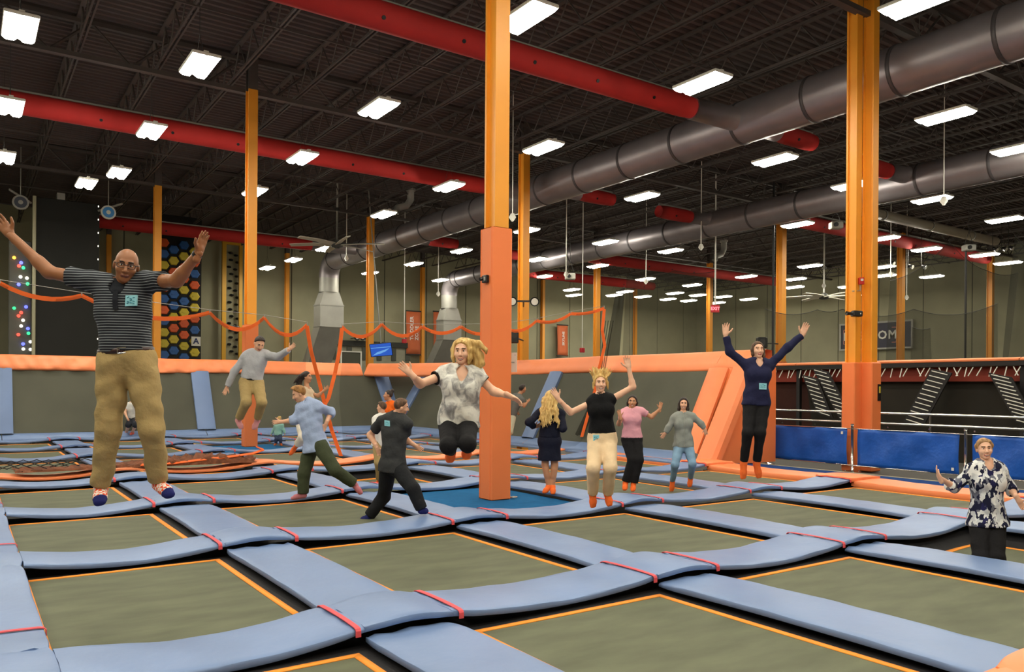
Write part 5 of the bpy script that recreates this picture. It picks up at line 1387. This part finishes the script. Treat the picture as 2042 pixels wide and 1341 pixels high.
pc = H+A.fr*.136-A.base+A.lat3*.02
MB().tube([pc-A.lat3*.028-UP*.018, pc+A.lat3*.028-UP*.018, pc+A.lat3*.028+UP*.018, pc-A.lat3*.028+UP*.018, pc-A.lat3*.028-UP*.018], .004, 5).build('buckle', chrome, belt)
A.socks(check_sock, top=.10)
for c in 'LR':
    f = Field(A.J[c+'t']-.12, A.J[c+'t']+.12, .008); A.foot(f, c, .009); d = unit(A.J[c+'t']-A.J[c+'a']); f.cut(A.J[c+'t']-d*.055, -d)
    V, Q = f.mesh(); smooth_obj('sock_toe', [(V, Q, 0)], [toe_navy], A.root, A.base)
A.badge(tag_blue, .105, .80, w=.038, hgt=.037, tilt=.12, out=.136)
# collar, placket and glasses
A.collar(fabric('collar_dark', srgb(30, 32, 38)), 1.12); n = A.J['neck']
MB().strip([n+A.fr*.118-A.up*.03-A.base, n+A.fr*.138-A.up*.09-A.base, n+A.fr*.142-A.up*.16-A.base], tuple(A.lat3*.032), .008).build('placket', MATS['collar_dark'], A.root)
def glasses(p):
    c, K = p.J['head'], p.K; at = lambda x, y, z: c+(p.hl*x+p.fd*y+p.hu*z)*K-p.base
    root = None
    for q in (-1, 1):
        pts = [at(q*.034+.026*np.sign(math.cos(a))*abs(math.cos(a))**.5, .100-.006*abs(math.cos(a)), .008+.015*np.sign(math.sin(a))*abs(math.sin(a))**.5) for a in np.linspace(0, 2*math.pi, 21)]
        o = MB().tube(pts, .0024, 5, cap=False).build('glasses_rim', black_plastic, p.root, True)
        MB().tube([at(q*.058, .092, .016), at(q*.080, .05, .016), at(q*.084, -.01, .012)], .003, 5).build('temple', black_plastic, o)
    MB().tube([at(-.009, .100, .012), at(0, .104, .015), at(.009, .100, .012)], .003, 5).build('bridge', black_plastic, o)
glasses(A)
w_, e_ = A.J['Rw'], A.J['Re']; d = unit(w_-e_)
MB().tube([w_-d*.030-A.base, w_-d*.004-A.base], .034, 14).build('wristwatch', black_plastic, A.root, True)

# ------------------------------------------------------------------ b: man in grey shirt jumping
B_ = Person('person', 'man in pale grey shirt and khakis jumping with bent knees, feet above court', 12.8,
  dict(hip=(501, 762), neck=(511, 704, .02), head=(517, 686, .06), Ls=(490, 712), Rs=(530, 708), Le=(467, 742, 0), Lw=(453, 773, 0), Lh=(445, 790, 0), Re=(554, 712, 1), Rw=(577, 697, 1), Rh=(586, 689, 0),
       Lj=(490, 765), Rj=(513, 765), Lk=(491, 803, 1), La=(475, 838, -1), Lt=(482, 856, 0), Rk=(522, 803, 1), Ra=(513, 838, -1), Rt=(506, 857, 0)), ty=10, face=(34, -35), S=1.0, skin='light')
B_.body(smile=.3); B_.top(fabric('shirt_grey', srgb(176, 176, 180)), su=1.0, sf=.93, hem=-.045, e=.02, loose=.012, ends=(.016, .018, .02)); B_.pants(khaki, frac=.85, e=(.022, .022, .022), waist=.06)
B_.collar(MATS['shirt_grey']); B_.hair_short(dark_hair, top=.03); ring_band(B_, 'belt', black_plastic, B_.J['hip']+B_.up*.055, .172, .125, .018)
B_.socks(fabric('sock_pink', srgb(230, 160, 160), bs=80), top=.1)
# ------------------------------------------------------------------ c: crouching visitor at the far wall
Cc = Person('person', 'crouching visitor in white shirt and dark shorts by the far leaning wall', 26.0,
  dict(hip=(266, 836), neck=(262, 806, .1), head=(270, 793, .1), Ls=(252, 809), Rs=(272, 808), Le=(249, 823, 1), Lw=(254, 835, 1), Lh=(257, 841, 0), Re=(278, 822, 1), Rw=(274, 834, 1), Rh=(271, 841, 0),
       Lj=(261, 838), Rj=(270, 838), Lk=(256, 848, 1), La=(252, 863, -1), Lt=(247, 868, 0), Rk=(270, 848, 1), Ra=(264, 863, -1), Rt=(260, 868, 0)), ty=-30, S=1.0, h=.02)
Cc.body(smile=0); Cc.top(white_cloth, su=.6, hem=.0, e=.02); Cc.pants(fabric('shorts_dark', srgb(40, 42, 50)), frac=.06, e=(.03, .035, .04)); Cc.hair_short(brown_hair); Cc.socks(fabric('sock_salmon', srgb(240, 110, 90)), top=.12)
# ------------------------------------------------------------------ d: toddler
Dd = Person('person', 'small child in mint hoodie and jeans standing near the second padded column', 23.4,
  dict(hip=(555, 866), neck=(556, 847), head=(557, 837), Ls=(550, 849), Rs=(562, 849), Le=(545, 858, 0), Lw=(541, 867, 0), Lh=(539, 871, 0), Re=(566, 858, 0), Rw=(568, 866, 0), Rh=(568, 871, 0),
       Lj=(552, 868), Rj=(558, 868), Lk=(551, 877, 1), La=(550, 885, 0), Lt=(547, 889, 0), Rk=(559, 877, 1), Ra=(560, 885, 0), Rt=(562, 889, 0)), ty=165, face=(150, 0), S=.55, h=.015)
Dd.body(smile=0); Dd.top(fabric('hoodie_mint', srgb(150, 196, 180)), su=1, sf=.9, hem=.05, e=.024, loose=.02); Dd.pants(fabric('jeans_dark', srgb(46, 58, 84)), e=(.02, .02, .02)); Dd.hair_short(blond, top=.03, back=-.07); Dd.socks(sock_orange)
# ------------------------------------------------------------------ e: runner in light blue shirt
Ee = Person('person', 'man with ginger hair in loose light blue shirt running along a blue pad', 11.9,
  dict(hip=(630, 888), neck=(612, 803, .03), head=(596, 786, .05), Ls=(602, 814, .12), Rs=(634, 812, -.1), Le=(588, 838, 0), Lw=(560, 842, 0), Lh=(541, 843, 0), Re=(660, 822, -1), Rw=(650, 846, 1), Rh=(645, 858, 0),
       Lj=(620, 892), Rj=(640, 892), Lk=(606, 946, 1), La=(604, 986, 0), Lt=(582, 995, 0), Rk=(668, 938, 1), Ra=(706, 965, -1), Rt=(721, 986, 0)), ty=-62, face=(-68, -25), S=1.0, skin='light')
Ee.body(smile=.2); Ee.top(fabric('shirt_lightblue', srgb(164, 180, 214)), su=1, sf=.35, hem=.09, e=.026, loose=.03, noise=.008, ends=(.020, .028, .03), flare=.015); Ee.pants(fabric('trousers_olive', srgb(62, 68, 48)), e=(.03, .036, .040), frac=.95)
Ee.collar(MATS['shirt_lightblue']); Ee.hair_short(ginger, top=.05, e=.014); Ee.socks(fabric('sock_patch', srgb(196, 120, 130)), top=.08)
# ------------------------------------------------------------------ f: woman with flying dark hair
Ff = Person('person', 'woman with long flying dark hair in cream clothes running behind the ginger man', 15.5,
  dict(hip=(602, 838), neck=(611, 776, .0), head=(612, 753, .0), Ls=(604, 786, -.08), Rs=(618, 784, .08), Le=(598, 806, -1), Lw=(604, 822, 1), Lh=(608, 832, 0), Re=(634, 790, 0), Rw=(647, 779, 0), Rh=(656, 770, 0),
       Lj=(600, 842), Rj=(606, 842), Lk=(604, 873, 1), La=(586, 896, -1), Lt=(578, 908, 0), Rk=(622, 872, 1), Ra=(620, 900, -1), Rt=(632, 908, 0)), ty=78, face=(84, 0), S=.97, sex='f', skin='tan')
Ff.body(smile=.4); Ff.top(fabric('cream_top', srgb(214, 190, 160)), su=.4, hem=.06, e=.016, loose=.01); Ff.pants(fabric('cream_pants', srgb(222, 212, 196)), frac=.55, e=(.026, .03, .034)); Ff.socks(sock_orange, top=.3)
Ff.hair_long(dark_hair, [([(.05, -.03, .06), (.05, -.12, .0), (.03, -.20, -.10), (.02, -.26, -.20)], (.05, .05, .045, .015)), ([(-.05, -.03, .06), (-.05, -.13, .02), (-.03, -.22, -.06), (-.03, -.30, -.14)], (.05, .05, .04, .012)), ([(0, -.08, .05), (0, -.15, -.05), (0, -.17, -.16), (0, -.18, -.26)], (.06, .055, .045, .015))])
# ------------------------------------------------------------------ g: boy in white tee behind
Gg = Person('person', 'boy in white tee and khaki trousers sunk in a trampoline behind dark polo man', 14.5,
  dict(hip=(759, 884), neck=(762, 831), head=(761, 813), Ls=(749, 838), Rs=(776, 837), Le=(745, 858, 1), Lw=(744, 874, 1), Lh=(745, 884, 0), Re=(780, 858, 1), Rw=(781, 872, 1), Rh=(781, 882, 0),
       Lj=(753, 886), Rj=(765, 886), Lk=(755, 924, 1), La=(757, 958, -1), Lt=(752, 965, 0), Rk=(766, 924, 1), Ra=(767, 958, -1), Rt=(770, 965, 0)), ty=-120, face=(-110, 0), S=.88, skin='light')
Gg.body(smile=0); Gg.top(white_cloth, su=.55, hem=.06, e=.022, loose=.015); Gg.pants(khaki, e=(.022, .024, .026)); Gg.hair_short(brown_hair); Gg.socks(sock_orange, top=.1)
# ------------------------------------------------------------------ h: runner in dark polo from behind
Hh = Person('person', 'man seen from behind in dark grey polo and black trousers running over pads', 10.4,
  dict(hip=(783, 928), neck=(789, 831, .02), head=(800, 812, .02), Ls=(762, 841), Rs=(812, 846), Le=(738, 868, -1), Lw=(752, 893, 1), Lh=(757, 906, 0), Re=(806, 876, -1), Rw=(828, 889, 0), Rh=(840, 897, 0),
       Lj=(774, 936), Rj=(795, 936), Lk=(766, 990, -1), La=(736, 1030, 0), Lt=(719, 1040, 0), Rk=(824, 976, 1), Ra=(841, 1016, 0), Rt=(852, 1022, 0)), ty=150, face=(112, -10), S=.98, skin='light')
Hh.body(smile=0); Hh.top(fabric('polo_charcoal', srgb(54, 55, 56)), su=.62, hem=.09, e=.024, loose=.014, noise=.006, ends=(.016, .028, .03)); Hh.pants(fabric('trousers_black', srgb(28, 29, 32)), e=(.028, .032, .038), frac=.97)
Hh.collar(MATS['polo_charcoal']); Hh.hair_short(brown_hair, e=.004, top=.004, back=-.07); Hh.socks(toe_navy, top=.06); Hh.badge(tag_blue, -.045, .86, back=True, w=.040, hgt=.036, tilt=-.1, out=.125)
# ------------------------------------------------------------------ i: staff member with bun
Ii = Person('person', 'woman with dark bun in orange tee standing behind the boy in white', 17.0,
  dict(hip=(779, 853), neck=(779, 805), head=(774, 789, .0), Ls=(771, 811, .05), Rs=(787, 810, -.05), Le=(766, 830, 0), Lw=(764, 850, 1), Lh=(762, 860, 0), Re=(790, 832, 0), Rw=(788, 852, 1), Rh=(786, 862, 0),
       Lj=(775, 857), Rj=(783, 857), Lk=(775, 896, 0), La=(776, 930, 0), Lt=(770, 938, 0), Rk=(783, 896, 0), Ra=(783, 930, 0), Rt=(779, 938, 0)), ty=-65, face=(-80, 3), S=.97, sex='f', skin='tan')
Ii.body(smile=0); Ii.top(fabric('tee_orange', srgb(240, 104, 24)), su=.5, hem=.08, e=.02, loose=.014); Ii.pants(black_cloth); Ii.socks(sock_orange)
Ii.hair_long(dark_hair, [([(0, -.06, .07), (0, -.10, .12), (0, -.09, .15)], (.05, .04, .025)), ([(.03, -.08, .14), (-.03, -.12, .15)], (.02, .02))], e=.006)
# ------------------------------------------------------------------ j: blond woman mid-jump
Jj = Person('person', 'smiling blond woman in mottled white blouse mid-jump with tucked legs', 6.9,
  dict(hip=(914, 846), neck=(922, 742), head=(921, 702, .02), Ls=(886, 748), Rs=(953, 751), Le=(838, 766, 1), Lw=(819, 746, 1), Lh=(804, 732, 0), Re=(984, 781, 0), Rw=(1018, 791, 1), Rh=(1042, 805, 0),
       Lj=(897, 850), Rj=(931, 850), Lk=(894, 890, 1), La=(899, 900, -1), Lt=(897, 921, -1), Rk=(933, 886, 1), Ra=(931, 894, -1), Rt=(930, 914, -1)), ty=2, face=(-6, -4), S=.97, sex='f', skin='fair', h=.011)
Jj.body(smile=1.0, brow=brown_hair, handopt={'L': dict(spread=.3, curl=.2), 'R': dict(pn=-UP-CAM_F*.4, curl=.4, thumb_up=-CAM_F)})
Jj.top(mottled, su=.36, hem=.02, e=.026, loose=.026, noise=.008, name='blouse', ends=(.018, .026, .03), flare=.02, neck=.95, vneck=.13)
Jj.pants(black_cloth, frac=.8, e=(.014, .014, .014), waist=.05)
Jj.socks(sock_orange, top=.2)
for c in 'LR':
    a, e1 = Jj.J[c+'s'], Jj.J[c+'e']; d = unit(e1-a); p = a+(e1-a)*.36
    MB().tube([p-d*.012-Jj.base, p+d*.008-Jj.base], .062, 18).build('sleeve_trim', black_cloth, Jj.root, True)
n = Jj.J['neck']
MB().tube([n+Jj.lat3*q*.055*(1-abs(t))+Jj.fr*(.075+.05*t)-Jj.up*(.015+.13*t)-Jj.base for q, t in ((-1, 0), (-1, .35), (-1, .7), (0, 1.0), (1, .7), (1, .35), (1, 0))], .005, 6).build('neck_trim', black_cloth, Jj.root, True)
Jj.hair_long(blond, [([(.055, .02, .08), (.088, .03, .02), (.085, .03, -.06), (.07, .03, -.12)], (.03, .028, .026, .012)), ([(-.055, .02, .08), (-.085, .02, .02), (-.085, .03, -.05), (-.07, .04, -.15)], (.03, .024, .02, .008)),
   ([(.05, -.04, .09), (.12, -.03, .04), (.18, -.02, -.04), (.20, .0, -.12), (.17, 0, -.17)], (.05, .05, .04, .03, .012)), ([(.06, -.06, .06), (.13, -.05, -.02), (.16, -.03, -.12), (.14, -.01, -.22)], (.05, .05, .042, .012)),
   ([(.02, -.08, .06), (.07, -.09, -.04), (.10, -.07, -.15), (.11, -.03, -.24)], (.055, .05, .04, .01)), ([(.08, .0, .1), (.17, .0, .08), (.24, .01, .02), (.25, .01, -.03)], (.03, .032, .02, .006)), ([(-.02, -.08, .04), (-.03, -.09, -.08), (-.02, -.07, -.16)], (.055, .045, .02))], e=.012, front=.05)
# ------------------------------------------------------------------ k: man running up the side wall
Kk = Person('person', 'dark-haired man in grey tee and pale shorts leaning on the side wall', 21.0,
  dict(hip=(1016, 832), neck=(1033, 790), head=(1042, 776), Ls=(1024, 793), Rs=(1040, 798), Le=(1022, 812, 1), Lw=(1030, 822, 0), Lh=(1036, 828, 0), Re=(1045, 810, 0), Rw=(1051, 803, 0), Rh=(1057, 796, 0),
       Lj=(1011, 834), Rj=(1020, 834), Lk=(1003, 858, 1), La=(995, 884, 0), Lt=(992, 894, 0), Rk=(1016, 862, 1), Ra=(1008, 888, 0), Rt=(1008, 897, 0)), ty=130, face=(120, 5), S=.98, skin='tan', h=.017)
Kk.body(smile=0); Kk.top(fabric('tee_grey', srgb(104, 104, 100)), su=.5, hem=.02, e=.022, loose=.015); Kk.pants(fabric('shorts_pale', srgb(186, 180, 156)), frac=.05, e=(.03, .035, .04)); Kk.hair_short(dark_hair, top=.03); Kk.socks(sock_orange, top=.12)
# ------------------------------------------------------------------ l: woman with curly hair from behind
Ll = Person('person', 'woman with long curly blond hair in navy dress seen from behind', 12.7,
  dict(hip=(1096, 880), neck=(1097, 817), head=(1097, 795), Ls=(1075, 825), Rs=(1119, 826), Le=(1054, 843, 1), Lw=(1066, 852, -1), Lh=(1072, 850, 0), Re=(1123, 855, 1), Rw=(1112, 850, -1), Rh=(1106, 846, 0),
       Lj=(1087, 884), Rj=(1104, 884), Lk=(1087, 928, 0), La=(1094, 970, 0), Lt=(1085, 984, 1), Rk=(1106, 928, 0), Ra=(1102, 970, 0), Rt=(1103, 986, 1)), ty=180, face=(176, -4), S=.99, sex='f', skin='tan')
Ll.body(smile=0)
navy_dress = fabric('dress_navy', srgb(24, 26, 42))
Ll.top(navy_dress, su=1, sf=.8, hem=-.06, e=.022, loose=.02, noise=.006, name='dress_top', ends=(.016, .024, .026))
def sk(f):
    H = Ll.J['hip']; hem = H-UP*.31
    f.cone(H+UP*.16-Ll.lat3*.03, hem-Ll.lat3*.07, .115, .118, k=.05, noise=.004); f.cone(H+UP*.16+Ll.lat3*.03, hem+Ll.lat3*.07, .115, .118, k=.05, noise=.004); f.cone(H-Ll.lat3*.07, H+Ll.lat3*.07, .125, .125, k=.05)
    f.cut(hem, -UP); f.cut(H+UP*.20, UP)
Ll.cloth('skirt', navy_dress, sk); Ll.socks(sock_orange, top=.05)
rg = random.Random(9); locks = []
for k in range(34):
    a = rg.uniform(-1, 1); b = rg.uniform(0, 1); x = a*.105; L = rg.uniform(.46, .62)
    pts = [(x*.8, -.06*math.sqrt(max(0, 1-a*a))-.02, .07-.05*abs(a))]
    for q in range(1, 8):
        t = q/7; wv = .020*math.sin(t*17+k)*(.4+t)
        pts.append((x*(1+.8*t)+wv, -(.075+.10*min(1, t*1.6))*math.sqrt(max(0.25, 1-a*a*.7))-.03*b+.012*math.cos(t*17+k), .06-t*L))
    locks.append((pts, [.030, .028, .026, .024, .022, .020, .016, .008]))
Ll.hair_long(blond, locks, e=.016, k=.006)
# ------------------------------------------------------------------ m: woman in black top, arms up
Mm = Person('person', 'woman in black sleeveless top and beige trousers jumping with hair flying upward', 9.6,
  dict(hip=(1201, 876), neck=(1197, 793), head=(1197, 765), Ls=(1179, 804), Rs=(1219, 797), Le=(1138, 823, 1), Lw=(1113, 795, 1), Lh=(1098, 772, 0), Re=(1262, 772, 0), Rw=(1254, 735, 0), Rh=(1248, 706, 0),
       Lj=(1189, 880), Rj=(1213, 880), Lk=(1183, 934, 1), La=(1182, 985, -1), Lt=(1183, 1013, 1), Rk=(1217, 934, 1), Ra=(1212, 985, -1), Rt=(1216, 1010, 1)), ty=0, face=(2, 0), S=.98, sex='f', skin='fair', h=.0115)
Mm.body(smile=1.0, brow=brown_hair, handopt={'L': dict(spread=.45), 'R': dict(spread=.35)}); Mm.top(fabric('top_black', srgb(16, 16, 18)), su=.0, hem=-.07, e=.016, noise=.004, neck=1.06, name='sleeveless_top')
f = Mm.hair_field(.008); f.cone(Mm.J['neck']-Mm.up*.05, Mm.J['neck']+Mm.up*.035, .085, .058, k=0); V, Q = f.mesh(); smooth_obj('collar', [(V, Q, 0)], [MATS['top_black']], Mm.root, Mm.base)
Mm.pants(fabric('trousers_beige', srgb(226, 198, 160)), frac=.96, e=(.022, .026, .028), waist=.09); Mm.socks(sock_orange, top=.25); Mm.badge(tag_blue, -.085, .05, w=.036, hgt=.036, out=.128)
rg = random.Random(2)
locks = [([(-.05, -.02, .08), (.05, -.02, .08)], (.058, .058)), ([(.065, .01, .05), (.096, .02, .01), (.10, .02, -.05), (.105, .03, -.09)], (.03, .020, .014, .004)), ([(-.065, .01, .05), (-.093, .02, .0), (-.098, .02, -.05), (-.105, .03, -.08)], (.03, .020, .014, .004))]
for k in range(54):
    a = -1+2*k/53+rg.uniform(-.04, .04); th = a*1.25+rg.uniform(-.15, .15); y = rg.uniform(-.06, .035)
    L = (.075+.055*abs(math.sin(a*2.2)))*rg.uniform(.75, 1.2)
    b = np.array([.085*math.sin(a*1.25), y, .045+.085*math.cos(a*1.25)]); d = np.array([math.sin(th)*.75, 0, abs(math.cos(th))*.9+.45]); d /= np.linalg.norm(d)
    bend = np.array([rg.uniform(-.02, .02), 0, 0])
    locks.append(([tuple(b-d*.02), tuple(b+d*L*.5+bend*.4), tuple(b+d*L+bend)], (.016, .011, .002)))
Mm.hair_long(blond, locks, e=.010, k=.004, res=.0058)
# ------------------------------------------------------------------ n: woman in pink
Nn = Person('person', 'woman in pink short-sleeved top and black trousers with hands up', 13.3,
  dict(hip=(1260, 876), neck=(1260, 819), head=(1261, 802), Ls=(1243, 824), Rs=(1280, 821), Le=(1234, 846, 1), Lw=(1237, 832, 1), Lh=(1233, 817, 0), Re=(1299, 832, 0), Rw=(1316, 816, 0), Rh=(1319, 800, 0),
       Lj=(1251, 879), Rj=(1269, 879), Lk=(1261, 918, 1), La=(1247, 964, -1), Lt=(1246, 978, 1), Rk=(1274, 918, 1), Ra=(1263, 966, -1), Rt=(1262, 980, 1)), ty=-5, face=(-12, 0), S=.96, sex='f', skin='tan')
Nn.body(smile=.9); Nn.top(fabric('tee_pink', srgb(224, 160, 172)), su=.55, hem=-.02, e=.018, ends=(.014, .020, .02)); Nn.pants(black_cloth, e=(.02, .026, .034), waist=.08); Nn.socks(sock_orange, top=.2)
Nn.hair_long(dark_hair, [([(.05, -.02, .06), (.082, -.03, -.02), (.08, -.04, -.09)], (.03, .028, .015)), ([(-.05, -.02, .06), (-.085, -.03, -.02), (-.10, -.05, -.08)], (.03, .028, .015)), ([(0, -.07, .03), (-.02, -.10, -.06), (-.04, -.10, -.13)], (.05, .045, .015))], e=.010)
# ------------------------------------------------------------------ o: woman in grey jacket
Oo = Person('person', 'woman with long black hair in grey zip jacket and blue jeans hopping', 13.7,
  dict(hip=(1363, 890), neck=(1362, 827), head=(1363, 806), Ls=(1345, 834), Rs=(1381, 832), Le=(1334, 852, 0), Lw=(1327, 864, 0), Lh=(1320, 873, 0), Re=(1397, 845, 0), Rw=(1405, 855, 0), Rh=(1408, 866, 0),
       Lj=(1354, 893), Rj=(1373, 894), Lk=(1346, 928, 1), La=(1341, 960, -1), Lt=(1339, 981, 1), Rk=(1381, 926, 1), Ra=(1377, 953, -1), Rt=(1375, 972, 1)), ty=-4, face=(-8, -2), S=.95, sex='f', skin='light')
Oo.body(smile=.9); Oo.top(fabric('jacket_grey', srgb(142, 146, 140)), su=1, sf=.95, hem=.02, e=.022, loose=.014, noise=.006, name='jacket', ends=(.016, .020, .022)); Oo.pants(fabric('jeans_blue', srgb(120, 150, 176), var=.2, vs=4), e=(.012, .012, .012), frac=.97); Oo.socks(sock_orange, top=.28)
Oo.hair_long(dark_hair, [([(.05, .0, .07), (.082, .0, .0), (.088, .01, -.10), (.08, .03, -.20)], (.03, .03, .03, .012)), ([(-.05, .0, .07), (-.082, .0, .0), (-.09, .01, -.10), (-.09, .03, -.20)], (.03, .03, .03, .012)), ([(.03, -.07, .03), (.04, -.08, -.09), (.04, -.06, -.22)], (.05, .05, .02)), ([(-.03, -.07, .03), (-.04, -.08, -.09), (-.04, -.06, -.22)], (.05, .05, .02))], e=.012)
zp = lambda v, o: Oo.J['hip']+(Oo.J['neck']-Oo.J['hip'])*v+Oo.fr*o-Oo.base
MB().tube([zp(.0, .142), zp(.3, .142), zp(.55, .142), zp(.75, .145), zp(.92, .11)], .004, 5).build('zip', galv_dull, Oo.root)
# ------------------------------------------------------------------ p: woman in navy jacket, arms high
Pp = Person('person', 'woman in navy quarter-zip top leaping with both arms stretched up', 10.3,
  dict(hip=(1508, 806), neck=(1511, 722), head=(1511, 699), Ls=(1489, 730), Rs=(1534, 730), Le=(1456, 703, 0), Lw=(1447, 670, 0), Lh=(1447, 641, 0), Re=(1571, 693, 0), Rw=(1600, 669, 0), Rh=(1610, 641, 0),
       Lj=(1497, 810), Rj=(1520, 810), Lk=(1491, 864, 1), La=(1483, 924, -1), Lt=(1482, 956, 1), Rk=(1516, 864, 1), Ra=(1509, 924, -1), Rt=(1514, 954, 1)), ty=2, face=(4, 4), S=.98, sex='f', skin='fair')
Pp.body(smile=.5, brow=brown_hair, handopt={'L': dict(spread=.5), 'R': dict(spread=.25)}); Pp.top(navy, su=1, sf=.96, hem=.02, e=.022, loose=.014, noise=.006, name='pullover', ends=(.014, .018, .02), vneck=.09); Pp.pants(black_cloth, e=(.014, .014, .014), frac=.93); Pp.socks(sock_orange, top=.14)
Pp.badge(tag_blue, .03, .42, w=.048, hgt=.04, out=.142)
Pp.hair_long(brown_hair, [([(.05, .0, .07), (.08, .0, .0), (.082, .02, -.08), (.07, .04, -.15)], (.028, .026, .022, .008)), ([(-.05, .0, .07), (-.08, .0, .0), (-.082, .01, -.06), (-.08, .0, -.12)], (.028, .026, .02, .008)), ([(0, -.08, .04), (0, -.09, -.05), (0, -.08, -.12)], (.055, .05, .02))], e=.008)
# ------------------------------------------------------------------ q: woman in floral blouse
Qq = Person('person', 'woman in navy and white floral blouse bouncing low on a trampoline', 8.4,
  dict(hip=(1969, 1042), neck=(1966, 926), head=(1963, 896), Ls=(1938, 940), Rs=(1995, 940), Le=(1903, 972, 0), Lw=(1874, 954, 1), Lh=(1863, 928, 0), Re=(2014, 974, 0), Rw=(2030, 996, 1), Rh=(2040, 1012, 0),
       Lj=(1955, 1048), Rj=(1983, 1048), Lk=(1956, 1114, 1), La=(1960, 1176, -1), Lt=(1954, 1190, 0), Rk=(1987, 1114, 1), Ra=(1989, 1176, -1), Rt=(1994, 1190, 0)), ty=-4, face=(-16, 0), S=.99, sex='f', skin='fair', h=.011)
Qq.body(smile=1.0, brow=brown_hair, handopt={'L': dict(spread=.3, pn=CAM_R-CAM_F*.5), 'R': dict(spread=.2)}); Qq.top(floral, su=1, sf=.35, hem=.035, e=.024, loose=.024, noise=.006, name='blouse', ends=(.016, .024, .034), flare=.012, neck=.955, vneck=.07); Qq.pants(black_cloth, e=(.024, .026, .030), frac=.96); Qq.socks(sock_orange, top=.15)
Qq.hair_long(hair_mat('hair_lightbrown', srgb(120, 84, 50), srgb(196, 154, 102)), [([(.05, .02, .085), (.078, .0, .04), (.078, -.04, -.02)], (.026, .022, .012)), ([(-.05, .02, .085), (-.078, .0, .04), (-.078, -.04, -.02)], (.026, .022, .012)), ([(.02, -.09, .02), (.05, -.10, -.05), (.06, -.09, -.10)], (.045, .03, .012))], e=.006)
